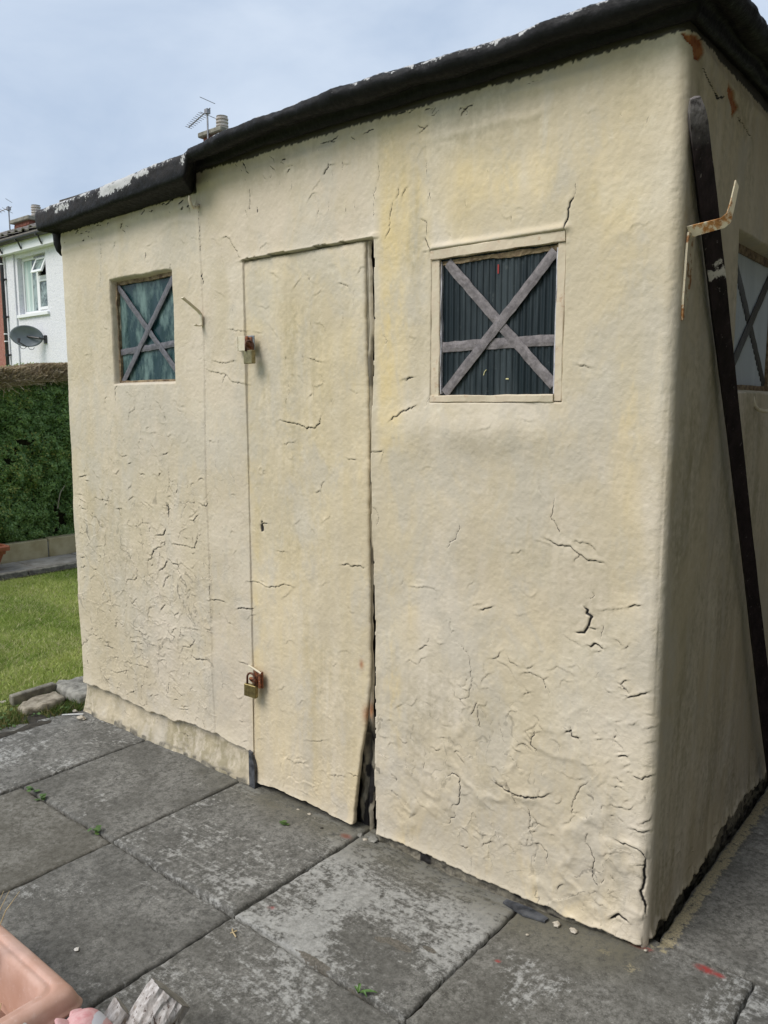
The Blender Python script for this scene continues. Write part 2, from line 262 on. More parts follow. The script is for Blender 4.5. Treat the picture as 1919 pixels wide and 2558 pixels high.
# traced paint cracks: width in render pixels, then x,z pairs in metres on the front
CRACKS = """
0.8 -0.376,1.278 -0.362,1.257 -0.346,1.236
1.5 -0.317,1.245 -0.321,1.211 -0.327,1.187 -0.312,1.171 -0.298,1.149 -0.3,1.135
2 -0.345,1.124 -0.321,1.117 -0.294,1.108 -0.263,1.11 -0.237,1.09 -0.209,1.074 -0.187,1.078 -0.16,1.072
1 -0.237,1.09 -0.251,1.07 -0.244,1.056
1.2 -0.254,1.124 -0.228,1.125 -0.203,1.119 -0.185,1.102
1.5 -0.637,1.141 -0.635,1.123 -0.653,1.087 -0.672,1.077 -0.684,1.056
0.7 -0.437,1.175 -0.424,1.163
0.8 -0.454,1.067 -0.434,1.07 -0.413,1.08
1.8 -0.56,0.877 -0.536,0.885 -0.515,0.895
0.7 -0.587,0.886 -0.56,0.894
4 -0.22,0.942 -0.207,0.934 -0.211,0.924 -0.194,0.917 -0.203,0.891 -0.217,0.867 -0.242,0.864
2 -0.203,0.886 -0.18,0.886
1.2 -0.158,0.901 -0.165,0.876 -0.167,0.857
3 -0.203,0.834 -0.176,0.843 -0.156,0.835
1 -0.196,0.988 -0.188,0.98 -0.203,0.966
1 -0.18,0.82 -0.163,0.826
2 -0.091,0.962 -0.073,0.972 -0.057,0.973
0.7 -0.172,0.94 -0.133,0.948 -0.1,0.958 -0.091,0.962
1 -0.123,0.867 -0.102,0.855
1.2 -0.096,0.847 -0.085,0.858
1.5 -0.101,0.743 -0.092,0.757 -0.081,0.761
2.5 -0.083,0.71 -0.058,0.722 -0.028,0.739
1.2 -0.409,0.707 -0.383,0.715 -0.341,0.704 -0.328,0.712
1.5 -0.341,0.704 -0.332,0.677
1 -0.665,0.762 -0.636,0.754 -0.601,0.725 -0.594,0.694 -0.587,0.635 -0.598,0.588 -0.614,0.579 -0.65,0.576 -0.664,0.617
1.2 -0.524,0.729 -0.5,0.736 -0.485,0.757
0.8 -0.496,0.728 -0.455,0.713 -0.434,0.686
0.7 -0.544,0.71 -0.544,0.677 -0.534,0.658
1 -0.404,0.64 -0.376,0.657
0.7 -0.276,0.848 -0.255,0.838 -0.223,0.829
0.6 -0.326,0.735 -0.289,0.751 -0.241,0.736
0.8 -0.831,0.913 -0.8,0.912 -0.756,0.92 -0.716,0.916
0.8 -0.717,0.741 -0.694,0.744
1.8 -0.682,0.298 -0.651,0.32 -0.623,0.314 -0.619,0.28 -0.626,0.224 -0.652,0.21 -0.656,0.198
1.8 -0.64,0.194 -0.642,0.171 -0.661,0.162 -0.661,0.145 -0.672,0.137
2.8 -0.497,0.343 -0.458,0.329 -0.416,0.323 -0.366,0.33 -0.326,0.345 -0.307,0.361
0.8 -0.422,0.308 -0.413,0.289
1.2 -0.38,0.298 -0.367,0.26 -0.374,0.23 -0.359,0.208 -0.356,0.188
1.4 -0.356,0.188 -0.33,0.192 -0.307,0.171 -0.311,0.145 -0.304,0.132
0.8 -0.356,0.188 -0.376,0.169
1 -0.345,0.157 -0.353,0.125
0.8 -0.372,0.231 -0.352,0.254 -0.312,0.254
1.2 -0.561,0.57 -0.563,0.538 -0.555,0.504 -0.546,0.497
0.8 -0.561,0.57 -0.537,0.573 -0.53,0.589
0.8 -0.488,0.541 -0.477,0.502 -0.461,0.463
1 -0.365,0.586 -0.353,0.58 -0.35,0.566 -0.336,0.549
2 -0.362,0.54 -0.371,0.519 -0.375,0.492 -0.35,0.478
1 -0.398,0.529 -0.375,0.507
0.8 -0.453,0.574 -0.459,0.557 -0.458,0.544
0.8 -0.906,0.241 -0.885,0.232 -0.882,0.218
0.8 -0.904,0.18 -0.869,0.169
0.7 -0.631,0.573 -0.603,0.553
0.8 -0.551,0.279 -0.549,0.256
0.7 -0.917,0.43 -0.902,0.432 -0.904,0.421
0.7 -0.838,0.399 -0.844,0.377
0.7 -0.813,0.334 -0.813,0.309
0.7 -0.807,0.297 -0.817,0.264
3 -0.264,0.561 -0.246,0.572 -0.243,0.555 -0.221,0.558
1 -0.246,0.572 -0.25,0.584
3 -0.1,0.537 -0.086,0.544 -0.072,0.542
2 -0.053,0.493 -0.031,0.49 -0.004,0.507
1 -0.106,0.474 -0.083,0.467
1 -0.021,0.444 -0.018,0.433
1.2 -0.12,0.389 -0.06,0.395 -0.05,0.408
1.5 -0.028,0.364 -0.002,0.385
2.5 -0.052,0.341 -0.022,0.34 -0.003,0.346
2.5 -0.099,0.292 -0.059,0.292 -0.025,0.287 -0.01,0.266
5 -0.01,0.266 -0.014,0.233 -0.01,0.199 -0.017,0.159 -0.004,0.126 -0.001,0.097
1.2 -0.034,0.24 -0.012,0.251
5 -0.101,0.05 -0.076,0.074 -0.046,0.062
1.2 -0.184,0.438 -0.21,0.412 -0.233,0.356 -0.233,0.313
0.8 -0.233,0.328 -0.214,0.333
1.8 -0.189,0.25 -0.171,0.238 -0.157,0.204 -0.165,0.161
1 -0.189,0.25 -0.178,0.284
0.8 -0.028,0.678 -0.012,0.679
0.8 -0.029,0.636 -0.005,0.645
0.8 -0.027,0.595 -0.009,0.602
0.8 -0.025,0.533 -0.014,0.532
1.2 -0.281,2.084 -0.285,2.051
2.4 -0.285,2.051 -0.301,2.02 -0.302,1.992 -0.309,1.966
1.5 -0.794,2.065 -0.769,2.05 -0.771,2.02 -0.766,2.009
2.2 -0.776,2.008 -0.766,1.984 -0.746,1.946
1 -0.78,1.966 -0.765,1.967
0.8 -0.758,2.139 -0.767,2.102
1 -0.632,2.096 -0.634,2.076
1 -0.477,2.03 -0.478,2.009
1.5 -0.262,1.609 -0.246,1.605 -0.218,1.599
1.5 -0.863,1.581 -0.839,1.586 -0.815,1.589
1 -0.751,1.529 -0.772,1.491
0.8 -0.689,2.009 -0.682,1.994
2 -0.911,1.45 -0.869,1.476 -0.837,1.487 -0.802,1.501
1 -0.979,2.149 -0.977,2.091
1.2 -0.899,2.136 -0.914,2.091 -0.919,2.045 -0.934,2.023
1.5 -1.138,1.906 -1.115,1.902 -1.09,1.887
1.2 -0.855,1.579 -0.817,1.588
2 -1.44,1.447 -1.379,1.437 -1.334,1.432 -1.306,1.42 -1.259,1.421 -1.237,1.436 -1.23,1.464
0.8 -1.067,1.878 -1.071,1.841 -1.06,1.798
0.7 -1.12,1.817 -1.121,1.774
0.8 -1.276,1.794 -1.263,1.766
1 -1.428,1.743 -1.424,1.727
1 -1.399,1.68 -1.402,1.657
1 -1.314,1.684 -1.308,1.649
1.2 -1.286,1.666 -1.251,1.655 -1.213,1.649
1.2 -1.39,1.58 -1.388,1.53
1 -1.403,1.536 -1.405,1.502
1 -1.285,1.532 -1.271,1.542
1.2 -1.181,1.509 -1.173,1.524
0.8 -1.224,1.604 -1.217,1.581
1.6 -1.73,2.129 -1.709,2.132 -1.688,2.123 -1.657,2.079 -1.622,2.038
0.8 -1.736,2.107 -1.736,2.038
1 -1.566,2.241 -1.576,2.204
1 -1.528,2.212 -1.529,2.191
1 -1.225,2.162 -1.225,2.133
1 -1.176,2.175 -1.177,2.145
1 -1.1,2.145 -1.1,2.131
1 -1.055,2.156 -1.06,2.134
1.5 -1.867,2.011 -1.854,1.96
1.3 -1.808,1.674 -1.734,1.663 -1.673,1.672
1.3 -1.854,1.642 -1.796,1.629 -1.735,1.622 -1.698,1.593 -1.602,1.578
1 -1.735,1.622 -1.754,1.586
1 -1.711,1.791 -1.661,1.78 -1.611,1.777
0.8 -1.782,1.94 -1.735,1.917
1 -0.947,1.726 -0.926,1.707 -0.938,1.691
1.2 -0.968,2.259 -0.957,2.233 -0.963,2.192
1.3 -0.97,2.191 -0.98,2.162 -0.978,2.148
1 -0.775,2.234 -0.77,2.189
1 -0.761,2.148 -0.758,2.114
1 -0.878,2.169 -0.887,2.134
1 -0.844,2.166 -0.864,2.141
2 -1.178,2.302 -1.178,2.286 -1.202,2.267
1.5 -1.178,2.295 -1.146,2.29
1 -1.162,2.274 -1.159,2.255
1 -1.116,2.295 -1.114,2.261
0.8 -1.113,2.283 -1.088,2.279
0.8 -1.413,2.287 -1.416,2.268
1 -1.35,2.276 -1.358,2.232
1 -1.571,2.284 -1.569,2.241
1 -1.243,2.209 -1.233,2.188
2.5 -1.607,2.384 -1.592,2.361 -1.57,2.334
2 -1.214,2.366 -1.194,2.367 -1.141,2.359
1.5 -0.898,2.384 -0.864,2.387 -0.812,2.38
0.8 -0.088,2.211 -0.101,2.183
0.8 -0.165,2.232 -0.16,2.225
0.8 -0.439,2.367 -0.383,2.366
1.2 -2.115,1.236 -2.113,1.159 -2.076,1.113 -2.057,1.11 -2.051,1.091
4.5 -2.134,1.088 -2.127,1.052 -2.132,1.023
2.5 -2.223,0.939 -2.174,0.944 -2.152,0.975
1.5 -2.263,0.969 -2.272,0.947
0.8 -2.336,0.957 -2.327,0.881 -2.314,0.861
1 -2.298,1.08 -2.243,1.059
1.5 -2.108,0.914 -1.996,0.914 -1.952,0.911 -1.923,0.982
1.2 -2.169,0.915 -2.145,0.868
1.8 -2.295,0.816 -2.266,0.828 -2.241,0.874 -2.184,0.893
2 -2.213,0.779 -2.17,0.802 -2.146,0.843
2.5 -2.14,0.843 -2.107,0.827 -2.067,0.826
1 -2.067,0.826 -2.046,0.838 -1.976,0.811
1 -2.295,0.816 -2.3,0.755 -2.223,0.722
1.2 -2.469,0.678 -2.462,0.706 -2.398,0.719 -2.374,0.736
1.5 -2.19,0.702 -2.166,0.756 -2.123,0.774
1.8 -2.21,0.604 -2.18,0.635
0.8 -1.956,0.712 -1.935,0.755
1 -1.982,0.708 -1.956,0.707
2 -1.856,0.707 -1.795,0.712 -1.771,0.71
2.5 -1.702,0.692 -1.667,0.703 -1.61,0.709
1 -1.774,0.652 -1.763,0.626 -1.734,0.624
1.5 -1.699,0.476 -1.641,0.478
1.3 -2.076,0.44 -2.061,0.468 -2.007,0.475 -1.973,0.515
1.3 -1.996,0.439 -1.971,0.427 -1.906,0.439
0.9 -2.069,0.551 -2.023,0.556 -1.938,0.563
1 -2.19,0.373 -2.199,0.336
1 -2.233,0.364 -2.206,0.344
1 -2.428,0.31 -2.367,0.318 -2.323,0.314 -2.316,0.307
1 -2.612,0.658 -2.605,0.557 -2.616,0.514
1.5 -2.465,1.588 -2.489,1.571 -2.486,1.512
1 -2.27,1.577 -2.253,1.528
1.2 -2.579,1.513 -2.56,1.543
2 -2.824,1.16 -2.755,1.173
1.5 -2.841,1.076 -2.798,1.077
1.5 -2.826,1.054 -2.776,1.039
1.5 -2.821,1.012 -2.779,1.007
1.8 -2.792,0.959 -2.76,0.944
1.2 -2.842,0.885 -2.808,0.883
1.5 -2.846,0.762 -2.81,0.771
1.5 -2.85,0.714 -2.806,0.726
2 -2.682,0.796 -2.666,0.788
1.5 -2.857,0.366 -2.833,0.346 -2.836,0.317
1.5 -2.842,0.257 -2.837,0.209
0.7 -1.861,1.682 -1.858,1.533 -1.859,1.397 -1.852,1.183
0.7 -1.852,1.183 -1.862,0.718 -1.877,0.264 -1.878,0.155
1.5 -2.111,1.304 -2.132,1.296 -2.152,1.293
1.2 -2.231,1.337 -2.199,1.301
1.2 -2.33,1.338 -2.319,1.297 -2.298,1.281
0.7 -2.128,1.46 -2.124,1.408
0.7 -2.379,1.454 -2.369,1.496
1.5 -1.91,1.105 -1.868,1.093 -1.859,1.113
1.5 -1.919,1.057 -1.95,1.027 -1.977,1.028
0.8 -1.972,1.124 -2.013,1.077 -2.043,1.01
0.6 -2.048,0.928 -2.051,0.977 -1.991,1.007
1.2 -2.526,1.032 -2.472,1.036
1 -2.439,0.969 -2.422,0.993
1.2 -1.808,0.412 -1.805,0.364
2.2 -2.7,0.113 -2.725,0.122
1.2 -2.475,1.283 -2.453,1.273 -2.415,1.279
1 -1.805,1.289 -1.793,1.24
0.8 -1.737,1.37 -1.734,1.355
0.8 -1.773,1.02 -1.768,1.005
0.8 -1.774,0.927 -1.772,0.904
0.8 -1.778,0.825 -1.777,0.81
1.2 -1.574,2.28 -1.567,2.248 -1.572,2.204
1.5 -1.596,2.215 -1.586,2.191
1.2 -1.529,2.212 -1.527,2.189
3 -1.609,2.382 -1.59,2.361 -1.572,2.335
2 -1.65,2.382 -1.634,2.369
2.5 -2.606,2.308 -2.608,2.286 -2.622,2.267
2 -2.59,2.293 -2.538,2.287
2 -2.681,2.281 -2.628,2.27
1 -2.555,2.227 -2.553,2.183 -2.567,2.154
1 -2.432,2.202 -2.45,2.18
1.2 -2.212,2.131 -2.219,2.105
1.2 -2.709,2.243 -2.729,2.224 -2.712,2.215
0.8 -1.985,2.154 -1.962,2.14
1.2 -1.871,2.307 -1.867,2.21 -1.865,2.063
1.5 -1.891,2.353 -1.884,2.309
2.5 -2.11,2.309 -2.061,2.304 -2.012,2.322
1 -2.313,2.331 -2.296,2.27
1 -2.873,2.248 -2.84,2.253
0.8 -2.55,2.231 -2.558,2.116 -2.571,2.001
1 -2.214,2.134 -2.218,2.1
1.5 -1.862,2.016 -1.853,1.976
1.2 -2.055,2.069 -2.064,2.043
1 -2.469,0.437 -2.455,0.414 -2.406,0.421 -2.352,0.42
1 -2.453,0.493 -2.418,0.475 -2.359,0.477 -2.357,0.454 -2.311,0.446
1.3 -2.168,0.525 -2.144,0.507 -2.108,0.498
1 -2.137,0.504 -2.121,0.534 -2.099,0.542
0.8 -2.242,0.457 -2.236,0.435 -2.222,0.419
0.8 -2.242,0.457 -2.204,0.48
1.3 -2.007,0.44 -1.966,0.431 -1.893,0.442
1.2 -2.012,0.475 -1.983,0.502 -2.008,0.541
1 -2.686,0.35 -2.643,0.351 -2.6,0.352
1.2 -2.644,0.236 -2.584,0.234 -2.49,0.269
0.8 -2.571,0.193 -2.556,0.167
1.2 -2.362,0.159 -2.349,0.119
1 -2.44,0.179 -2.426,0.204
0.8 -2.242,0.23 -2.236,0.269
1.2 -2.098,0.186 -2.048,0.198
0.8 -2.17,0.32 -2.135,0.291
0.8 -2.298,0.189 -2.259,0.203
1 -2.56,0.067 -2.549,0.044 -2.516,0.038
1 -2.273,0.11 -2.268,0.073
1 -2.305,0.092 -2.293,0.043
0.8 -2.051,0.138 -2.047,0.158
1 -2.014,0.121 -1.997,0.107
1.2 -2.113,0.058 -2.063,0.058 -2.061,0.026
0.8 -2.238,1.381 -2.191,1.385 -2.199,1.374
1 -2.693,1.069 -2.639,1.064 -2.569,1.065
1 -2.444,0.965 -2.401,0.957
1 -2.357,0.965 -2.328,0.984 -2.269,0.986
0.8 -2.358,0.961 -2.34,0.909 -2.308,0.871
1 -2.386,0.966 -2.357,0.963
1 -2.512,1.031 -2.475,1.036
1.2 -2.42,1.08 -2.39,1.095 -2.372,1.096
1 -2.328,1.075 -2.281,1.058
0.8 -2.064,0.934 -2.043,0.972 -1.998,0.992
0.8 -2.047,1.014 -2.019,1.064 -1.966,1.125
1 -2.13,1.007 -2.126,0.979
0.8 -2.383,1.466 -2.34,1.482 -2.341,1.518
0.8 -2.383,1.466 -2.387,1.422
0.8 -2.127,1.471 -2.127,1.429
0.8 -2.543,1.378 -2.525,1.416
0.8 -2.761,0.94 -2.714,0.931 -2.693,0.893
0.8 -1.991,1.223 -1.981,1.178 -1.989,1.151
0.8 -1.972,1.341 -1.977,1.311
1.5 -1.639,0.814 -1.584,0.817 -1.519,0.808 -1.455,0.82 -1.431,0.833 -1.373,0.83
2 -1.136,0.944 -1.1,0.951 -1.085,0.944 -1.076,0.949 -1.03,0.949
1.3 -1.111,1.321 -1.067,1.317
1 -1.211,1.239 -1.23,1.222 -1.233,1.193 -1.227,1.175
1 -1.258,1.191 -1.236,1.198
1 -1.423,1.36 -1.373,1.368 -1.357,1.373
1 -1.462,0.956 -1.41,0.957
1.2 -0.984,1.167 -0.964,1.147 -0.957,1.126 -0.965,1.096
1.5 -0.988,1.347 -0.956,1.349 -0.939,1.355
13 -1.546,1.060 -1.548,1.045 -1.551,1.022
2 -1.547,1.05 -1.518,1.055
0.7 -1.389,0.723 -1.393,0.688
0.8 -1.533,1.254 -1.523,1.257 -1.516,1.248 -1.527,1.24 -1.532,1.249
1.2 -1.108,0.178 -1.055,0.18
0.9 -1.323,0.245 -1.27,0.254 -1.225,0.272
0.9 -1.198,0.144 -1.133,0.159
0.8 -1.428,0.139 -1.365,0.14 -1.318,0.16
0.8 -1.242,0.148 -1.198,0.127
0.8 -0.909,0.249 -0.884,0.22
0.8 -0.903,0.182 -0.871,0.172
0.8 -1.367,0.033 -1.32,0.031
"""
# ================================================================ materials
def mat_wall(name='painted_render'):
    m = NT(name, 0.72, 0, 0.35)
    wear = m.sep(m.attr('wear').outputs['Color']); st = m.sep(m.attr('stain_shade').outputs['Color'])
    big = m.noise(2.1, 4, 0.55); mid = m.noise(7.0, 5, 0.6); fine = m.noise(45, 4, 0.6)
    streak = m.noise(9, 5, 0.65, m.tc((1, 1, 0.09)))
    cream = m.mix(m.ramp(big, 0.35, 0.65), (0.655, 0.575, 0.440), (0.685, 0.612, 0.505))
    cream = m.mix(m.math('MULTIPLY', m.ramp(mid, 0.42, 0.68), 0.5), cream, (0.58, 0.51, 0.39))
    cream = m.mix(m.math('MULTIPLY', st[0], m.ramp(streak, 0.3, 0.62, 0.35, 1.15)), cream, (0.70, 0.555, 0.285))
    pinkf = m.math('MULTIPLY', m.ramp(m.noise(3.3, 5, 0.6, m.tc(loc=(5, 2, 1))), 0.5, 0.68), 0.5)
    cream = m.mix(m.math('MULTIPLY', st[2], 0.8), cream, (0.60, 0.515, 0.405))
    cream = m.mix(pinkf, cream, (0.66, 0.595, 0.475))
    dirt_shade = m.math('MULTIPLY', st[1], m.ramp(m.math('ADD', m.math('MULTIPLY', streak, 0.6), m.math('MULTIPLY', fine, 0.4)), 0.38, 0.62, 0.15, 1.5))
    cream = m.mix(dirt_shade, cream, (0.34, 0.295, 0.19))
    gen = m.math('MULTIPLY', m.ramp(m.noise(6.5, 7, 0.7, m.tc((1, 1, 0.35), (2, 0, 7))), 0.52, 0.74), 0.38)
    cream = m.mix(gen, cream, (0.47, 0.41, 0.29))
    och = m.math('MULTIPLY', m.ramp(m.noise(3.0, 6, 0.62, m.tc((1, 1, 0.7), (7, 3, 2)), 0.6), 0.44, 0.60), 0.72)
    cream = m.mix(och, cream, (0.565, 0.485, 0.345))
    gry = m.math('MULTIPLY', m.ramp(m.noise(5.5, 7, 0.68, m.tc((1, 1, 0.5), (1, 8, 5)), 0.5), 0.47, 0.62), 0.6)
    cream = m.mix(gry, cream, (0.53, 0.485, 0.405))
    lit = m.math('MULTIPLY', m.ramp(m.noise(20, 6, 0.7, m.tc((1, 1, 0.8), (4, 4, 4))), 0.55, 0.75), 0.4)
    cream = m.mix(lit, cream, (0.74, 0.68, 0.55))
    # hairline crackle where the old paint flakes
    nv = m.noise(14, 4, 0.6, col=True)
    va = m.t.nodes.new('ShaderNodeVectorMath'); va.operation = 'MULTIPLY_ADD'
    m.link(nv, va.inputs[0]); va.inputs[1].default_value = (0.10, 0.10, 0.10); m.link(m.tc(), va.inputs[2])
    ck = m.math('MINIMUM', m.vor(11, vec=va.outputs[0]), m.math('MULTIPLY', m.vor(24, vec=va.outputs[0]), 1.4))
    crk = m.math('SUBTRACT', 1.0, m.ramp(ck, 0.0, 0.03))
    crk = m.math('MULTIPLY', crk, m.math('MULTIPLY', wear[2] if False else st[1], 0.0)) if False else crk
    al = m.attr('wear').outputs['Alpha']
    crk = m.math('MULTIPLY', crk, m.math('MULTIPLY', al, m.ramp(m.noise(5.5, 3, 0.6, m.tc(loc=(9, 1, 4))), 0.44, 0.6)))
    cream = m.mix(m.math('MULTIPLY', crk, 0.13), cream, (0.20, 0.17, 0.11))
    c = m.mix(wear[2], cream, m.mix(m.ramp(fine, 0.3, 0.7), (0.10, 0.092, 0.075), (0.27, 0.245, 0.19)))
    c = m.mix(wear[1], c, m.mix(m.ramp(fine, 0.35, 0.65), (0.30, 0.085, 0.025), (0.42, 0.17, 0.055)))
    c = m.mix(wear[0], c, (0.022, 0.02, 0.02))
    ca_ = m.sep(m.attr('crack').outputs['Color'])
    dd = m.math('MULTIPLY', ca_[0], 0.012); ww = m.math('MULTIPLY', ca_[1], 14.0)
    hw = m.math('ADD', m.math('MULTIPLY', ww, 0.00078), 0.00035)
    q = m.math('DIVIDE', dd, hw)
    ck2 = m.math('MULTIPLY', m.ramp(q, 1.25, 0.55), m.ramp(ww, 0.2, 1.3, 0.25, 1.0))
    c = m.mix(ck2, c, (0.022, 0.02, 0.019))
    m.color(c)
    h = m.math('ADD', m.math('MULTIPLY', m.noise(200, 3, 0.6), 0.7), m.math('MULTIPLY', m.noise(105, 4, 0.65), 0.6))
    b1 = m.bump(h, 0.38, 0.0026)
    b2 = m.bump(m.math('MULTIPLY', crk, -1.0), 0.3, 0.003, b1)
    b3 = m.bump(mid, 0.10, 0.006, b2)
    m.set('Normal', b3)
    return m.m
M_WALL = mat_wall()

def mat_bitumen():
    m = NT('bitumen_edging', 0.5, 0, 0.2)
    f = m.noise(14, 6, 0.65); f2 = m.noise(60, 5, 0.65, m.tc((1, 1, 0.6)))
    c = m.mix(m.ramp(f, 0.35, 0.7), (0.0045, 0.0048, 0.006), (0.010, 0.0098, 0.011))
    c = m.mix(m.math('MULTIPLY', m.ramp(m.noise(35, 6, 0.7), 0.58, 0.75), 0.5), c, (0.03, 0.029, 0.027))
    pa = m.sep(m.attr('wear').outputs['Color'])
    c = m.mix(m.math('MULTIPLY', pa[1], m.ramp(f2, .3, .6, .5, 1.0)), c, (0.032, 0.028, 0.028))
    f2 = m.math('ADD', m.math('MULTIPLY', f2, .55), m.math('MULTIPLY', m.noise(150, 5, .75), .45))
    mask = m.ramp(m.math('ADD', m.math('MULTIPLY', f2, 0.95), m.math('ADD', m.math('MULTIPLY', m.noise(18, 6, 0.7), 0.40), m.math('MULTIPLY', pa[0], 0.30))), 0.86, 0.89)
    m.color(m.mix(mask, c, (0.50, 0.50, 0.50)))
    m.set('Roughness', m.ramp(f2, 0.3, 0.7, 0.42, 0.75))
    b = m.bump(m.noise(70, 6, 0.65), 0.5, 0.006); m.set('Normal', m.bump(mask, -0.5, 0.002, b))
    return m.m
M_BIT = mat_bitumen()

def mat_pane(name, base, streak_col, amt, rough, bscale, bstr, vec):
    m = NT(name, rough, 0, 0.3)
    f = m.noise(9, 6, 0.7, m.tc(vec)); g = m.noise(30, 5, 0.7)
    c = m.mix(m.math('MULTIPLY', m.ramp(f, 0.44, 0.66), amt), base, streak_col)
    c = m.mix(m.math('MULTIPLY', m.ramp(g, 0.6, 0.75), 0.25), c, (0.20, 0.22, 0.21))
    m.color(c); m.set('Roughness', m.ramp(f, 0.3, 0.7, rough, min(1, rough+0.3)))
    m.set('Normal', m.bump(m.noise(bscale, 3, 0.5, m.tc(vec)), bstr, 0.004))
    return m.m
M_CORR = mat_pane('dark_corrugated_plastic', (0.009, 0.017, 0.022), (0.07, 0.09, 0.10), 0.5, 0.38, 40, 0.1, (1, 1, 0.12))
M_GLASS = mat_pane('patterned_glass', (0.014, 0.042, 0.048), (0.24, 0.35, 0.33), 0.65, 0.15, 26, 0.6, (1.0, 1, 0.42))  # pale streaks paint reflections into the glass colour
M_CORRC = mat_pane('clear_corrugated_plastic', (0.48, 0.52, 0.56), (0.62, 0.66, 0.70), 0.5, 0.35, 40, 0.1, (1, 1, 0.12))  # pale base colour carries the light reflected by the ribs

def mat_tape(name, c0, c1):
    m = NT(name, 0.5, 0, 0.5)
    c = m.mix(m.ramp(m.noise(48, 6, 0.7), 0.33, 0.68), c0, c1); c = m.mix(m.math('MULTIPLY', m.ramp(m.noise(120, 4, .7), .58, .70), .5), c, tuple(min(1, v*1.5) for v in c1)); c = m.mix(m.math('MULTIPLY', m.ramp(m.noise(20, 5, .7), .55, .7), .5), c, tuple(v*.55 for v in c0)); m.color(c)
    m.set('Normal', m.bump(m.noise(75, 5, 0.7), 0.6, 0.003)); return m.m
M_TAPE = mat_tape('grey_tape', (0.125, 0.11, 0.115), (0.235, 0.21, 0.215))
M_TAPED = mat_tape('dark_tape', (0.085, 0.085, 0.10), (0.16, 0.155, 0.175))
M_TAPEB = mat_tape('black_tape', (0.012, 0.013, 0.016), (0.028, 0.029, 0.032))

def mat_trim():
    m = NT('window_trim_paint', 0.65, 0, 0.4)
    f = m.noise(18, 6, 0.65)
    c = m.mix(m.ramp(f, 0.35, 0.65), (0.62, 0.545, 0.41), (0.60, 0.50, 0.375))
    c = m.mix(m.math('MULTIPLY', m.ramp(m.noise(40, 6, 0.7), 0.56, 0.7), 0.7), c, (0.42, 0.26, 0.15))
    m.color(c); m.set('Normal', m.bump(m.noise(90, 5, 0.65), 0.4, 0.003)); return m.m
M_TRIM = mat_trim()
M_LILAC = simple('grey_mastic', (0.42, 0.41, 0.46), (0.60, 0.58, 0.60), 50, 0.6, 0, 0.3)
M_BROWN = simple('old_putty', (0.10, 0.06, 0.035), (0.33, 0.25, 0.15), 40, 0.85, 0, 0.6)
def mat_rust():
    m = NT('rusty_iron', 0.75, 0.0, 0.4)
    c = m.mix(m.ramp(m.noise(90, 6, 0.7), 0.35, 0.68), (0.075, 0.028, 0.015), (0.27, 0.085, 0.028))
    c = m.mix(m.ramp(m.noise(140, 3, 0.6), 0.62, 0.72), c, (0.50, 0.45, 0.34))
    m.color(c); m.set('Normal', m.bump(m.noise(300, 5, 0.7), 0.6, 0.001)); return m.m
M_RUST = mat_rust()
M_RUSTD = simple('dark_rusted_steel', (0.055, 0.026, 0.018), (0.16, 0.065, 0.035), 90, 0.7, 0.2, 0.5, 300, 0.001)
M_BRASS = simple('weathered_brass', (0.16, 0.125, 0.055), (0.30, 0.24, 0.10), 70, 0.42, 0.75, 0.15, 200, 0.0006)
M_BRASSG = simple('dull_grey_brass', (0.20, 0.17, 0.09), (0.32, 0.28, 0.16), 70, 0.45, 0.7, 0.15, 200, 0.0006)
def mat_bracket(name, thr):
    m = NT(name, 0.6, 0, 0.45)
    f = m.noise(38, 7, 0.7); g = m.noise(16, 5, 0.65, m.tc(loc=(3, 3, 1)))
    k = m.ramp(m.math('ADD', m.math('MULTIPLY', f, 0.55), m.math('MULTIPLY', g, 0.45)), thr, thr+0.07)
    c = m.mix(k, (0.62, 0.545, 0.40), m.mix(m.ramp(f, 0.45, 0.75), (0.42, 0.19, 0.05), (0.11, 0.04, 0.02)))
    m.color(c); m.set('Normal', m.bump(k, -0.5, 0.002, m.bump(m.noise(150, 5, 0.6), 0.3, 0.002))); return m.m
M_BRK = mat_bracket('rusting_painted_iron', 0.50)
M_BRKC = mat_bracket('painted_iron', 0.60)
M_ZINC = simple('grey_zinc', (0.20, 0.23, 0.26), (0.34, 0.37, 0.40), 60, 0.5, 0.4, 0.2)
M_CHIP = simple('cream_painted_metal', (0.60, 0.53, 0.39), (0.66, 0.60, 0.47), 60, 0.6, 0, 0.3)
M_SLATE = simple('dark_slate', (0.02, 0.022, 0.026), (0.105, 0.11, 0.12), 30, 0.6, 0, 0.5)
M_ROOF = simple('roof_felt', (0.03, 0.03, 0.032), (0.07, 0.07, 0.07), 10, 0.9, 0, 0.4)

# ================================================================ SHED
XL = -2.885
shed = thing('shed', 'old cream rendered garden shed with peeling paint, black edged flat roof and padlocked door', 'shed', (-1.45, 1.0, -0.03))

BOT = -0.075
def arr(l): return np.array(l, float)
# column parameter: X<0 runs along the front, X>0 along the right side wall
R_ = 0.032; ARC = R_*math.pi/2
def xcols():
    a = [np.array([XL-0.03-0.0])]
    xs = []; x = XL
    while x < -R_:
        xs.append(x); x += 0.0026+0.0016*min(1, max(0, (-x)/2.6))
    xs = [v for v in xs if v < -R_-0.001]+[-R_]
    arc = list(-R_+np.linspace(0, ARC, 18)[1:])
    y = R_; ys = []
    while y < 1.30: y += 0.0042; ys.append(y-R_+(-R_+ARC))
    while y < 2.0: y += 0.05; ys.append(min(y, 2.0)-R_+(-R_+ARC))
    return np.array(xs+arc+ys)
XC = xcols(); SIDE0 = -R_+ARC            # parameter where the side wall begins
YSIDE = lambda X: X-SIDE0+R_
ZC = np.concatenate([np.arange(BOT, 2.44, 0.0034), [2.445]])
XG, ZG = np.meshgrid(XC, ZC)
XE = np.where(XG > SIDE0, YSIDE(XG), XG)  # side: y, front: x
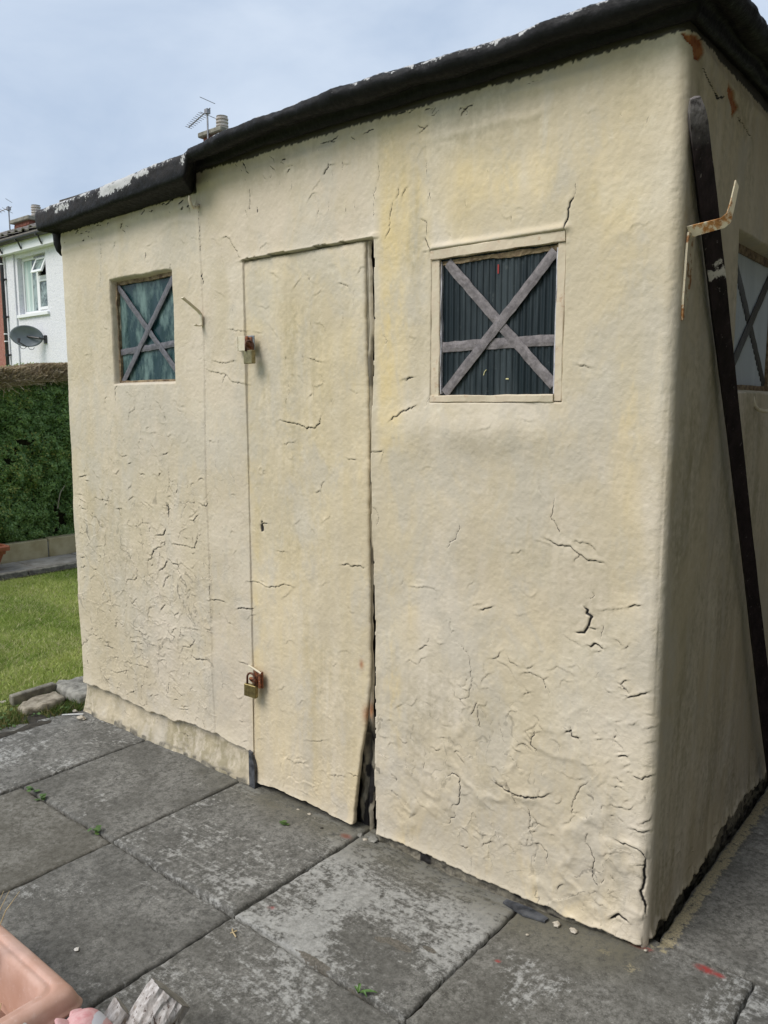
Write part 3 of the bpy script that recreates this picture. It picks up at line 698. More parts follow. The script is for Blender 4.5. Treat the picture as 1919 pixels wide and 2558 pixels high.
front = XG < -R_*0.3

CRK = [( float(l.split()[0]), np.array([[float(t) for t in p.split(',')] for p in l.split()[1:]])) for l in CRACKS.strip().split('\n')]
rng = np.random.RandomState(11)
def walk(x, z, n, ang, step=0.011, wob=0.55):
    pts = [(x, z)]
    for _ in range(n):
        ang += rng.normal(0, wob); x += step*math.cos(ang); z += step*math.sin(ang); pts.append((x, z))
    return np.array(pts)
extra = []
def scatter(n, x0, x1, z0, z1, wmin, wmax, nmin=2, nmax=6, vert=0.5):
    for _ in range(n):
        a = (math.pi/2*rng.choice([-1, 1]) if rng.rand() < vert else rng.choice([0, math.pi]))+rng.normal(0, 0.45)
        extra.append((rng.uniform(wmin, wmax), walk(rng.uniform(x0, x1), rng.uniform(z0, z1), rng.randint(nmin, nmax), a)))
scatter(150, -2.86, -1.64, 0.12, 1.5, 0.4, 1.1, vert=0.5)
scatter(70, -2.86, -2.0, 0.12, 0.9, 0.5, 1.4, 3, 8, 0.35)
scatter(40, -2.86, -1.0, 1.5, 2.28, 0.4, 0.9, vert=0.8)
scatter(45, -1.6, -1.05, 0.02, 1.95, 0.35, 0.75, vert=0.4)
scatter(60, -0.95, -0.06, 0.03, 0.8, 0.35, 0.9, vert=0.4)
scatter(30, -0.95, -0.06, 0.8, 2.3, 0.3, 0.7, vert=0.6)
scatter(22, -2.75, -1.9, 2.24, 2.30, 1.0, 2.6, 1, 4, 0.1); scatter(16, -1.8, -.2, 2.32, 2.38, .8, 2.2, 2, 6, 0.05); scatter(8, -1.84, -1.3, 2.28, 2.36, 1.0, 2.2, 1, 3, 0.8)
scatter(28, -0.16, -0.05, 0.1, 0.75, 0.5, 1.3, 1, 3, 0.0)
scatter(60, -2.84, -1.9, 0.14, 1.25, 0.7, 1.6, 2, 5, 0.35); scatter(36, -.9, -.1, .05, .75, .6, 1.5, 2, 6, .35)
scatter(26, 0.06, 1.1, 0.05, 0.35, 0.5, 1.6, 3, 7, 0.9)
CRK_SIDE = [(3, arr([(0.195, 2.30), (0.225, 2.292), (0.29, 2.315)])), (1.6, arr([(0.41, 2.30), (0.52, 2.285), (0.57, 2.28)])),
            (1.2, arr([(0.05, 2.2), (0.06, 2.16)])), (2, arr([(0.10, 2.33), (0.16, 2.31), (0.20, 2.30)]))]

def crack_fields(Xc, Zc, cracks, seed=3):
    """distance to nearest crack, its width, and side of it; only filled within 3 cm"""
    r = np.random.RandomState(seed)
    D = np.full((len(Zc), len(Xc)), 1.0); W_ = np.zeros_like(D); S_ = np.zeros_like(D); NZ = np.zeros_like(D)
    for w, P in cracks:
        pts = [P[0]]
        for a, b in zip(P[:-1], P[1:]):
            n = max(1, int(np.hypot(*(b-a))/0.007))
            for k in range(1, n+1):
                q = a+(b-a)*k/n
                if k < n: q = q+r.normal(0, 0.0019, 2)
                pts.append(q)
        pts = np.array(pts); n = len(pts)-1
        if n < 1: continue
        d = pts[-1]-pts[0]; vert = abs(d[1]) > abs(d[0])*1.3
        flip = 1 if d[0] >= 0 else -1
        if vert: flip = r.choice([-1, 1])
        tot = np.linspace(0, 1, n+1)
        for i in range(n):
            a, b = pts[i], pts[i+1]; pad = 0.024
            i0, i1 = np.searchsorted(Xc, [min(a[0], b[0])-pad, max(a[0], b[0])+pad]); j0, j1 = np.searchsorted(Zc, [min(a[1], b[1])-pad, max(a[1], b[1])+pad])
            if i1 <= i0 or j1 <= j0: continue
            X, Z = np.meshgrid(Xc[i0:i1], Zc[j0:j1]); e = b-a; L = e@e+1e-12
            t = np.clip(((X-a[0])*e[0]+(Z-a[1])*e[1])/L, 0, 1)
            px, pz = X-a[0]-t*e[0], Z-a[1]-t*e[1]; dd = np.hypot(px, pz)
            sg = np.sign(e[0]*pz-e[1]*px)*flip
            u = (i+t)/n; ww = w*np.clip(np.minimum(u, 1-u)*5+0.3, 0, 1)
            sl_ = (slice(j0, j1), slice(i0, i1)); m = dd < D[sl_]
            D[sl_] = np.where(m, dd, D[sl_]); W_[sl_] = np.where(m, ww, W_[sl_]); S_[sl_] = np.where(m, sg, S_[sl_])
            NZ[sl_] = np.where(m, 0.0 if vert else 1.0, NZ[sl_])
    return D, W_, S_, NZ
def crack_relief(D, W_, S_, NZ):
    hw = 0.0009+0.0008*W_
    g = np.clip(1.35-D/np.maximum(hw, 0.0021), 0, 1)*np.clip(W_/1.1, 0, 1)
    dark = np.stack([np.clip(D/0.012, 0, 1), np.clip(W_/14, 0, 1), 0*D, 1+0*D], -1)
    lip = np.where(S_ > 0, 1.0, -0.25)*np.exp(-D/0.0085)*(0.0009+0.0014*np.minimum(W_, 3))*(0.55+0.45*NZ)*(D < 0.024)*(W_ > 0)
    h = lip-g*(0.0008+0.0010*np.minimum(W_, 4))
    return h, dark

def flakes(X, Z, npts, x0, x1, z0, z1, seed, thr=0.0):
    """edges of loose paint flakes: worley cells with warped borders"""
    r = np.random.RandomState(seed); px = r.uniform(x0, x1, npts); pz = r.uniform(z0, z1, npts)
    Xw = X+0.035*fbm(X*16, Z*16, 4, seed+1); Zw = Z+0.035*fbm(X*16+40, Z*16, 4, seed+2)
    f1 = np.full(X.shape, 9.); f2 = np.full(X.shape, 9.); zz = np.zeros(X.shape)
    for a, b in zip(px, pz):
        d = np.hypot(Xw-a, (Zw-b)*0.85)
        lt = d < f1; f2 = np.where(lt, f1, np.minimum(f2, d)); zz = np.where(lt, b, zz); f1 = np.where(lt, d, f1)
    return f2-f1, zz-Zw

def rect_in(X, Z, x0, x1, z0, z1, soft):
    d = np.minimum(np.minimum(X-x0, x1-X), np.minimum(Z-z0, z1-Z)); return sstep(-soft, soft, d)
DOOR_L = -1.614; DOOR_TOP = 2.036
def frame_edge(z): return np.interp(z, [-.1, 0, .18, .4, .65, 1.05, 1.31, 1.41, 1.7, 2.04], [-.965, -.965, -.974, -.974, -.974, -.984, -.988, -.985, -.978, -.979])
def door_right(z): return np.interp(z, [-.05, .047, .15, .262, .366, .54, .69, .87, 1.05, 1.31, 1.41, 1.70, 1.88, 2.03], [-1.086, -1.080, -1.066, -1.052, -1.030, -1.008, -1.008, -1.008, -1.012, -1.011, -1.013, -1.018, -1.022, -1.022])

def stain_shade_blobs(X, Z, L):
    out = np.zeros(X.shape+(4,)); out[..., 3] = 1
    for ch, amt, x0, x1, z0, z1, sx, sz in L:
        m = sstep(-sx, sx, np.minimum(X-x0, x1-X))*sstep(-sz, sz, np.minimum(Z-z0, z1-Z))
        out[..., ch] = np.maximum(out[..., ch], amt*m)
    return out
STAINS_SHADE = [(1, .38, -1.60, -1.30, .9, 1.75, .1, .2), (1, .42, -1.45, -1.2, 1.55, 1.95, .08, .1), (1, .34, -1.35, -1.05, .12, .8, .1, .2), (1, .45, -.83, -.79, 1.55, 2.3, .02, .15), (1, .34, -.60, -.25, 1.0, 1.36, .12, .08), (1, .40, -.88, -.45, .15, .65, .15, .15), (1, .32, -.3, -.12, .7, 1.3, .08, .2), (1, .30, -2.86, -2.3, .15, 1.2, .15, .2), (1, .35, -1.0, .0, 2.2, 2.45, .1, .06), (0, .7, -.42, -.22, 2.0, 2.22, .05, .07), (0, .55, -.72, -.55, 2.02, 2.2, .05, .06),  # channel (0 yellow, 1 dirt plus roof shade painted along the wall top, 2 pinkish), amount, x0, x1, z0, z1, softness
    (0, .75, -.96, -.84, 1.25, 2.36, .03, .10), (0, .8, -.90, -.76, 1.9, 2.38, .03, .06), (0, .55, -.94, -.80, .70, 1.4, .03, .2),
    (0, .6, -.70, -.30, 1.98, 2.25, .06, .08), (0, .55, -.46, -.20, 1.95, 2.20, .08, .1), (0, .6, -.15, -.07, .95, 1.95, .03, .3),
    (0, .5, -.22, -.07, 1.7, 2.3, .05, .15), (0, .5, -.9, -.1, -.05, .17, .05, .06), (0, .45, -1.62, -1.0, .0, 2.05, .02, .1),
    (0, .6, -1.615, -1.57, .1, 1.70, .008, .1), (0, .35, -2.85, -2.55, .2, 1.9, .1, .2), (0, .25, -.6, -.2, .35, 1.2, .2, .2),
    (0, .7, -.93, -.87, .35, .75, .015, .1), (0, .35, .05, .55, 1.9, 2.4, .15, .15),
    (1, .85, -2.9, -1.66, -.1, .110, .02, .015), (1, .22, -2.55, -1.95, 1.15, 1.60, .10, .12), (1, .32, -2.9, -2.55, .6, 1.5, .1, .25), (1, .25, -2.86, -2.35, 1.55, 2.1, .12, .15), (1, .22, -.9, -.3, .1, .7, .15, .15),
    (1, .30, -2.9, .05, 2.27, 2.5, .05, .05), (1, .25, -1.5, -1.1, .9, 1.8, .12, .2), (1, .18, -.66, -.55, 1.3, 1.5, .06, .08),  # first row: roof shade painted as a tint under the edging
    (1, .45, -.36, -.31, 1.98, 2.12, .025, .05), (1, .3, -.75, -.65, .05, .25, .05, .05), (1, .35, -.11, -.07, .1, .4, .02, .1),
    (2, .9, -1.86, -1.0, 2.03, 2.36, .08, .04), (2, .7, -1.86, -1.62, .2, 2.0, .03, .1), (2, .6, -.7, -.1, .9, 1.5, .2, .15), (2, .6, -2.86, -1.7, .3, 2.2, .2, .3),
    (1, .30, -.33, -.24, 1.99, 2.09, .04, .05), (1, .22, -.70, -.6, 2.02, 2.10, .05, .04), (1, .28, -1.33, -1.24, 1.0, 1.45, .05, .12), (1, .26, -.35, -.28, .35, .62, .05, .1),
    (1, .55, .05, 2.0, -.1, 2.45, .03, .05), (1, .7, .05, 2.0, -.1, .3, .03, .1)]  # whole side wall tinted darker, stronger near the foot

def build_wall():
    flk = np.ones(XG.shape)*9.0; flw = np.zeros(XG.shape)
    def flake_shadow(sub, e, gate, w):  # dark lines painting the thin shadow below each flake edge
        m = (gate > .28) & (e*.5 < flk[sub]); flk[sub] = np.where(m, e*.5, flk[sub]); flw[sub] = np.where(m, w*np.clip(gate*1.4, 0, 1), flw[sub])
    # ---- large scale unevenness
    H = 0.010*fbm(XG*2.1, ZG*1.7, 3, 5)+0.0024*fbm(XG*7, ZG*5, 4, 21)+0.0009*fbm(XG*32, ZG*32, 3, 41)+0.0007*fbm(XG*110, ZG*110, 2, 51)
    H = H*np.where(front, 1, 0.7)
    # ridged folds of thick paint low on the right of the door
    fold = (np.abs(fbm(XG*4+ZG*5, ZG*3.2-XG*3, 4, 77)))
    H += 0.0045*np.exp(-(fold/0.13)**2)*sstep(0.85, 0.2, ZG)*sstep(-0.97, -0.8, XG)*front+0.005*fbm(XG*4.5+ZG*2.5, ZG*3.5-XG*1.5, 3, 78)*sstep(1.5, .6, ZG)*front
    j1 = np.searchsorted(XC, -.97); j2 = np.searchsorted(XC, -R_); k2 = np.searchsorted(ZC, .9); sub = (slice(0, k2), slice(j1, j2)); X, Z = XG[sub], ZG[sub]
    for npts, sd_, a in ((34, 401, 1.0), (150, 402, .45)):
        e, up = flakes(X, Z, npts, -.98, 0, -.02, .9, sd_)
        gate = sstep(.52, .66, vnoise(X*7, Z*7, sd_))*sstep(.85, .3, Z)
        H[sub] += gate*a*(np.where(up < 0, 1, -.12)*0.0026*np.exp(-e/0.007)-np.clip(1-e/0.0045, 0, 1)*0.0012); flake_shadow(sub, e, gate, .6*a)
    # bulge under the right window and a hollow beneath it
    H += 0.012*np.exp(-(((XG+0.60)/0.28)**2+((ZG-1.425)/0.060)**2))-0.005*np.exp(-(((XG+0.5)/0.30)**2+((ZG-1.28)/0.09)**2))
    H += 0.008*np.exp(-(((XG+0.42)/0.14)**2+((ZG-0.36)/0.12)**2))
    # sagging coat below the roof edging
    zt = np.where(XG < -1.875, 2.307+.022*(XG-XL), 2.400)
    H += 0.005*np.exp(-((ZG-(zt-0.05-0.02*fbm(XG*3, XG*0, 2, 8)))/0.018)**2)*(0.4+0.8*vnoise(XG*5, ZG*0+3, 9))
    H += 0.003*np.exp(-((ZG-(zt-0.10+0.03*fbm(XG*4, XG*0, 2, 18)))/0.012)**2)*sstep(0.45, 0.7, vnoise(XG*4, ZG*2, 29))
    # runs of thick paint down the side wall
    sd = XG > SIDE0
    H += sd*0.0075*(fbm(XE*6+1.6*fbm(XE*3, ZG*1.2, 2, 5), ZG*0.9, 3, 61))*sstep(1.6, 0.9, ZG)*sstep(0.05, 0.2, XE)
    # vertical joint between the two halves of the front
    H += np.where(XG < -1.862, 0.0025, -0.0005)*front
    # plinth at the left: lip, hollow, flare
    pl = sstep(-1.60, -1.66, XG)
    lz = 0.115+0.020*fbm(XG*4, XG*0, 3, 33)+0.007*fbm(XG*26, XG*0, 3, 34)
    H += pl*(0.0055*np.exp(-np.maximum(ZG-lz, 0)/0.030)*(ZG > lz-.004)-0.015*sstep(lz+0.003, lz-0.006, ZG)+0.030*sstep(lz-0.02, -0.05, ZG)*(1+.3*fbm(XG*12, ZG*20, 3, 35)))
    # bottom of the paint on the right half: ragged curled edge over grey concrete
    pe = 0.002+0.009*fbm(XG*9, XG*0, 4, 44)+0.004*fbm(XG*50, XG*0, 2, 45)
    wear = np.zeros(XG.shape+(4,)); 
    rb = front*sstep(-0.99, -0.97, XG)
    below = sstep(pe+0.002, pe-0.003, ZG)*rb
    H += rb*0.008*np.exp(-np.maximum(ZG-pe, 0)/0.014)*(ZG > pe-0.002)-below*(0.012+0.008*fbm(XG*30, ZG*40, 3, 46))
    wear[..., 2] = np.maximum(wear[..., 2], below)
    wear[..., 0] = np.maximum(wear[..., 0], below*sstep(0.62, 0.72, vnoise(XG*22, ZG*30, 47)))
    # same on the side wall, more ragged, dark underneath
    ps = np.interp(XE, [0, .03, .09, .2, .32, .42, .61, .7, .88, 1.15, 2], [-.01, -.01, .03, .0, .02, .01, .05, .075, .08, .06, .04])+0.034*fbm(XE*14, XE*0, 4, 54)+0.012*fbm(XE*60, XE*0, 2, 55)
    bs = sstep(ps+0.003, ps-0.004, ZG)*sd*sstep(0.0, 0.05, XE)
    H += sd*0.010*np.exp(-np.maximum(ZG-ps, 0)/0.02)*(ZG > ps-0.002)-bs*(0.012+0.008*fbm(XE*30, ZG*40, 3, 56))
    wear[..., 2] = np.maximum(wear[..., 2], bs*0.9); wear[..., 0] = np.maximum(wear[..., 0], 0.8*bs*sstep(0.52, 0.66, vnoise(XE*35, ZG*45, 57)*.6+.4*vnoise(XE*90, ZG*110, 58)))
    # ---- left: small ragged losses along the foot
    bl = front*pl*sstep(0.004+0.02*fbm(XG*16, XG*0, 3, 64), -0.02, ZG)
    wear[..., 2] = np.maximum(wear[..., 2], bl*sstep(0.45, 0.6, vnoise(XG*30, ZG*40, 67)))
    wear[..., 2] = np.maximum(wear[..., 2], pl*front*.16*sstep(lz, lz-.012, ZG)*sstep(.35, .6, vnoise(XG*12, ZG*18, 68)))
    # ---- flaking network, left panel
    i1 = np.searchsorted(XC, -1.66); sub = (slice(None), slice(0, i1)); X, Z = XG[sub], ZG[sub]
    for npts, sd_, a in ((75, 101, 1.0), (230, 202, 0.6)):
        e, up = flakes(X, Z, npts, XL, -1.66, 0.05, 1.75, sd_)
        dens = sstep(1.45, 0.75, Z)*sstep(0.06, 0.16, Z)*0.9+0.18*sstep(2.3, 1.9, Z)*sstep(0.1, 0.3, Z)
        dens = dens*np.where(X > -1.85, 0.25, 1)
        gate = sstep(0.50, 0.62, vnoise(X*9+sd_, Z*9, sd_+5)*0.55+0.45*dens)*dens
        edge = np.clip(1-e/0.0045, 0, 1)
        H[sub] += gate*a*(np.where(up < 0, 1, -0.12)*0.0034*np.exp(-e/0.0060)-edge*0.0012); flake_shadow(sub, e, gate, .62*a)
        
    # ---- traced cracks
    i2 = np.searchsorted(XC, SIDE0)
    D, W_, S_, NZ = crack_fields(XC[:i2], ZC, CRK+[c for c in extra if c[1][0, 0] < 0])
    h, dkA = crack_relief(D, W_, S_, NZ); H[:, :i2] += h
    D, W_, S_, NZ = crack_fields(YSIDE(XC[i2:]), ZC, CRK_SIDE+[c for c in extra if c[1][0, 0] > 0], 9)
    h, dkB = crack_relief(D, W_, S_, NZ); H[:, i2:] += h; crk_at = np.concatenate([dkA, dkB], 1)
    better = (flk/(.00035+.00078*flw)) < (crk_at[..., 0]*.012/(.00035+.00078*crk_at[..., 1]*14))
    crk_at[..., 0] = np.where(better & (flw > 0), np.clip(flk/.012, 0, 1), crk_at[..., 0]); crk_at[..., 1] = np.where(better & (flw > 0), flw/14, crk_at[..., 1])
    # ---- bare brick at the top of the corner and side wall
    def poly(X, Z, P, wob=0.006, s=1):
        X = X+wob*fbm(X*60, Z*60, 3, s); Z = Z+wob*fbm(X*60+9, Z*60, 3, s+1); ins = np.zeros(X.shape, bool); n = len(P)
        for i in range(n):
            (xa, za), (xb, zb) = P[i], P[(i+1) % n]
            c = ((za > Z) != (zb > Z)) & (X < (xb-xa)*(Z-za)/(zb-za+1e-12)+xa); ins ^= c
        return ins.astype(float)
    b1 = poly(XE, ZG, [(-.02, 2.378), (.03, 2.385), (.085, 2.388), (.10, 2.36), (.07, 2.335), (.02, 2.325), (.012, 2.35)], s=3)*(XG > -R_)
    b2 = poly(XE, ZG, [(.296, 2.355), (.36, 2.345), (.425, 2.325), (.39, 2.30), (.37, 2.285), (.34, 2.31), (.31, 2.335)], s=5)*sd
    bb = np.maximum(b1, b2); H -= 0.007*bb; wear[..., 1] = np.maximum(wear[..., 1], bb)
    # hole in the paint at the left (black slit) is in the traced list
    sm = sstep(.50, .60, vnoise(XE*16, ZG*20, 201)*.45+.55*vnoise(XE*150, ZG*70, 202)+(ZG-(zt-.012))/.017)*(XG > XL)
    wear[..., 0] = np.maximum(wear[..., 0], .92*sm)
    # ---- openings
    ra = rect_in(XG, ZG, -.750, -.308, 1.511, 1.964, 0.003)*front
    zt_ = 2.042+0.004*fbm(XG*20, XG*0, 3, 71); xl_ = -2.482+0.004*fbm(ZG*14, ZG*0, 3, 72)
    rl = rect_in(XG, ZG, xl_, -2.058, 1.602, zt_, 0.011)*front
    rs = rect_in(XE, ZG, .497, 1.10, 1.548, 2.0, 0.010)*sd
    rd = front*(XG > DOOR_L+0.0015*fbm(ZG*20, ZG*0, 3, 81))*(XG < frame_edge(ZG)+0.003*fbm(ZG*25, ZG*0, 3, 82))*(ZG < DOOR_TOP+0.003*fbm(XG*20, XG*0, 3, 83))
    H = H*(1-np.maximum.reduce([ra, rl, rs, rd*1.0]))-0.034*ra-0.050*rl-0.075*rs-0.13*rd
    # swollen lip above the right window
    H += 0.010*np.exp(-((ZG-1.972)/0.010)**2)*sstep(-.77, -.74, XG)*sstep(-.28, -.31, XG)*front*(1-ra)
    # paint lips round the door opening
    H += (1-rd)*front*0.004*np.exp(-np.abs(XG-frame_edge(ZG))/0.012)*(ZG < 2.05)*(XG > -1.0)
    H += (1-rd)*front*0.006*np.exp(-np.maximum(ZG-DOOR_TOP, 0)/0.016)*(ZG > DOOR_TOP-0.004)*sstep(-1.66, -1.6, XG)*sstep(-.95, -.99, XG)
    wear[..., 0] = np.maximum(wear[..., 0], rd); wear[..., 0] = np.maximum(wear[..., 0], ra)  # openings painted black to stand in for the dark inside
    # paint loss amount for hairline crackle
    wear[..., 3] = np.clip(0.15+0.85*sstep(-1.5, -1.9, XG)*sstep(2.2, 1.5, ZG)+0.35*sstep(0.6, 0.2, ZG)+0.5*sstep(-.25, -.1, XG)*sstep(.8, .4, ZG), 0, 1)
    wear[..., 3] *= front
    st = stain_shade_blobs(XE+0.03*fbm(XE*9, ZG*4, 3, 91), ZG+0.05*fbm(XE*6, ZG*6, 3, 92), STAINS_SHADE)
    # ---- place in space
    ang = np.clip((XG+R_)/ARC, 0, 1)*math.pi/2
    fx = np.where(XG <= -R_, XG, np.where(XG < SIDE0, -R_+R_*np.sin(ang), 0.0))
    fy = np.where(XG <= -R_, 0.0, np.where(XG < SIDE0, R_-R_*np.cos(ang), YSIDE(XG)))
    lean = np.interp(ZG, [0, .74, 1.35, 2.38], [-.006, -.001, .001, .0])*sstep(-.4, 0, fx)
    leanl = np.interp(ZG, [0.1, .2, 1.0, 1.7, 2.3], [-.006, -.004, -.008, .002, .006])*sstep(-2.5, -2.9, fx)
    px = fx+np.sin(ang)*H+lean+leanl; py = fy-np.cos(ang)*H
    P = np.stack([px, py, ZG], -1)
    # left return: columns running back along x=XL
    nb = 14; Lc = []
    for k in range(nb, 0, -1):
        q = P[:, 0].copy(); dz = (k/nb)**2*2.0; q[:, 1] = q[:, 1]+dz; q[:, 0] -= 0.006*(1-math.exp(-k*0.9)); Lc.append(q)
    P = np.concatenate([np.stack(Lc, 1), P], 1)
    wear = np.concatenate([np.repeat(wear[:, :1], nb, 1), wear], 1); st = np.concatenate([np.repeat(st[:, :1], nb, 1), st], 1); crk_at = np.concatenate([np.repeat(crk_at[:, :1], nb, 1), crk_at], 1)
    m, n = P.shape[:2]
    # back wall closes the box
    o = np_obj('wall', P, quads=grid_quads(m, n), mat=M_WALL, parent=shed, attrs={'wear': wear, 'stain_shade': st, 'crack': crk_at})
    return o
build_wall()
MB().box(XL, 0.0, 1.99, 2.02, BOT, 2.40).obj('back_wall', M_CHIP, shed)

# ---------------------------------------------------------------- door
def build_door():
    zs = np.arange(-0.03, 2.031, 0.0034); n = 180
    U = np.linspace(0, 1, n)
    Z = np.repeat(zs[:, None], n, 1); xr = door_right(Z)+0.003*fbm(Z*30, Z*0+2, 3, 7); xl = np.full_like(Z, DOOR_L-0.004)
    X = xl+(xr-xl)*U[None]
    zb = np.interp(X, [-1.62, -1.59, -1.44, -1.245, -1.10, -1.05], [-.004, -.006, .004, -.002, -.016, .0])+0.006*fbm(X*22, X*0, 3, 15)
    Zt = np.minimum(np.maximum(Z, zb), 2.030+0.003*fbm(X*18, X*0, 3, 25))
    H = 0.007*fbm(X*3, Zt*2, 3, 105)+0.0024*fbm(X*8, Zt*6, 4, 121)+0.0009*fbm(X*32, Zt*32, 3, 141)+0.0007*fbm(X*110, Zt*110, 2, 151)
    for npts, sd_, a in ((46, 301, 1.0), (120, 302, .6)):
        e, up = flakes(X, Zt, npts, -1.62, -1.0, -.02, .62, sd_)
        gate = sstep(.45, .62, vnoise(X*9, Zt*9, sd_))*sstep(.55, .12, Zt)
        H += gate*a*(np.where(up < 0, 1, -.12)*0.0026*np.exp(-e/0.007)-np.clip(1-e/0.0045, 0, 1)*0.0012)
    H += 0.006*np.exp(-np.abs(X-xr)/0.012)*sstep(0.6, 0.2, Zt)-0.006*np.exp(-np.abs(X-xr)/0.004)
    H -= 0.010*np.exp(-(2.03-Zt)/0.006)*0.6
    H += 0.005*np.exp(-np.maximum(Zt-zb, 0)/0.02)
    H -= 0.014*sstep(0.35, 0.0, Zt)*sstep(-1.2, -1.06, X)*0      # door stays in plane
    Xc = np.linspace(DOOR_L-0.004, -0.99, 200); Zc = zs
    D, W_, S_, NZ = crack_fields(Xc, Zc, CRK+extra)
    fx = np.clip((X-Xc[0])/(Xc[1]-Xc[0]), 0, len(Xc)-1.001); fi = np.round(fx).astype(int); jj = np.clip(np.round((Zt-zs[0])/0.0034).astype(int), 0, len(zs)-1)
    g = lambda A: A[jj, fi]
    h, dk = crack_relief(g(D), g(W_), g(S_), g(NZ)); H += h
    wear = np.zeros(X.shape+(4,))
    # rust weeping through
    for (x, z, r) in ((-1.045, .60, .010), (-1.02, .42, .02)):
        wear[..., 1] = np.maximum(wear[..., 1], 0.75*np.exp(-(((X-x)/r)**2+((Zt-z)/(r*1.6))**2)))
    # the old keyhole with its ring
    k = np.hypot(X+1.545, Zt-1.256); H += 0.002*np.exp(-((k-.012)/.004)**2)
    wear[..., 3] = 0.12+0.3*sstep(.7, .2, Zt)
    st = stain_shade_blobs(X+0.03*fbm(X*9, Zt*4, 3, 91), Zt+0.05*fbm(X*6, Zt*6, 3, 92), STAINS_SHADE)
    P = np.stack([X, 0.004-H, Zt], -1)
    back = P.copy(); back[..., 1] = 0.017
    # skirt: ring of border vertices pushed back
    m, nn = X.shape; idx = np.arange(m*nn).reshape(m, nn)
    ring = np.concatenate([idx[0, :], idx[1:, -1], idx[-1, -2::-1], idx[-2:0, 0]])
    V = np.concatenate([P.reshape(-1, 3), back.reshape(-1, 3)[ring]]); b0 = m*nn; k = np.arange(len(ring)); k2 = (k+1) % len(ring)
    sk = np.stack([ring[k2], ring[k], b0+k, b0+k2], -1)
    Q = np.concatenate([grid_quads(m, nn), sk])
    wf = np.concatenate([wear.reshape(-1, 4), wear.reshape(-1, 4)[ring]]); wf[b0:, 2] = np.maximum(wf[b0:, 2], 0.8)
    sf = np.concatenate([st.reshape(-1, 4), st.reshape(-1, 4)[ring]])
    kf = np.concatenate([dk.reshape(-1, 4), dk.reshape(-1, 4)[ring]])
    o = np_obj('door', V, quads=Q, mat=M_WALL, parent=shed, attrs={'wear': wf, 'stain_shade': sf, 'crack': kf})
    o['label'] = 'flush painted shed door with a bowed right edge'
    return o
door = build_door()

# hinge post beside the door: sound above, rotten below
def build_post():
    zs = np.arange(-0.045, 2.032, 0.005); n = 22; U = np.linspace(0, 1, n)
    Z = np.repeat(zs[:, None], n, 1)
    rot = sstep(.42, .30, Z)
    x0 = -1.032+0*Z-0.070*rot; x1 = -1.003+0.011*fbm(Z*5, Z*0, 3, 3)+0.004*fbm(Z*30, Z*0, 2, 4)-.024*rot
    x1 = x1-0.006*sstep(1.45, 1.75, Z)*vnoise(Z*14, Z*0, 5)
    X = x0+(x1-x0)*U[None]
    Y = 0.016+0.010*np.abs(2*U[None]-1)**3+0.004*fbm(X*40, Z*9, 4, 12)+rot*(0.032+0.016*fbm(X*45, Z*16, 4, 13))
    groove = np.exp(-((U[None]-0.45+0.1*fbm(Z*5, Z*0, 2, 6))/0.06)**2); Y = Y+0.006*groove+0.02*rot*np.exp(-((U[None]-0.62)/0.08)**2)
    wear = np.zeros(X.shape+(4,)); wear[..., 2] = np.clip(0.35+0.4*vnoise(X*60, Z*12, 7)*0+rot*0.4, 0, 1)
    wear[..., 0] = np.maximum(rot*sstep(.42, .52, vnoise(X*70, Z*22, 17)), 0.6*sstep(.66, .74, vnoise(X*60, Z*10, 27)))
    wear[..., 1] = 0.8*np.exp(-(((X+1.012)/.008)**2+((Z-.435)/.03)**2))
    st = np.zeros(X.shape+(4,)); st[..., 1] = .6
    ca = np.zeros(X.shape+(4,)); ca[..., 0] = 1
    o = np_obj('door_post', np.stack([X, Y, Z], -1), quads=grid_quads(*X.shape), mat=M_WALL, parent=shed, attrs={'wear': wear, 'stain_shade': st, 'crack': ca})
    o['label'] = 'timber door post, rotten and flaking towards the foot'
build_post()
# slate packing left of the door foot
sl_ = MB(); sl_.add([(-1.640, -.010, .118), (-1.622, -.012, .110), (-1.600, -.016, .060), (-1.596, -.020, -.030), (-1.628, -.020, -.045), (-1.634, -.016, .03),
                    (-1.640, .03, .118), (-1.622, .03, .110), (-1.600, .03, .060), (-1.596, .03, -.030), (-1.628, .03, -.045), (-1.634, .03, .03)],
                   [(5, 4, 3, 2, 1, 0), (0, 1, 7, 6), (1, 2, 8, 7), (2, 3, 9, 8), (3, 4, 10, 9), (4, 5, 11, 10), (5, 0, 6, 11), (6, 7, 8, 9, 10, 11)])
sl_.obj('slate_packing', M_SLATE, shed)

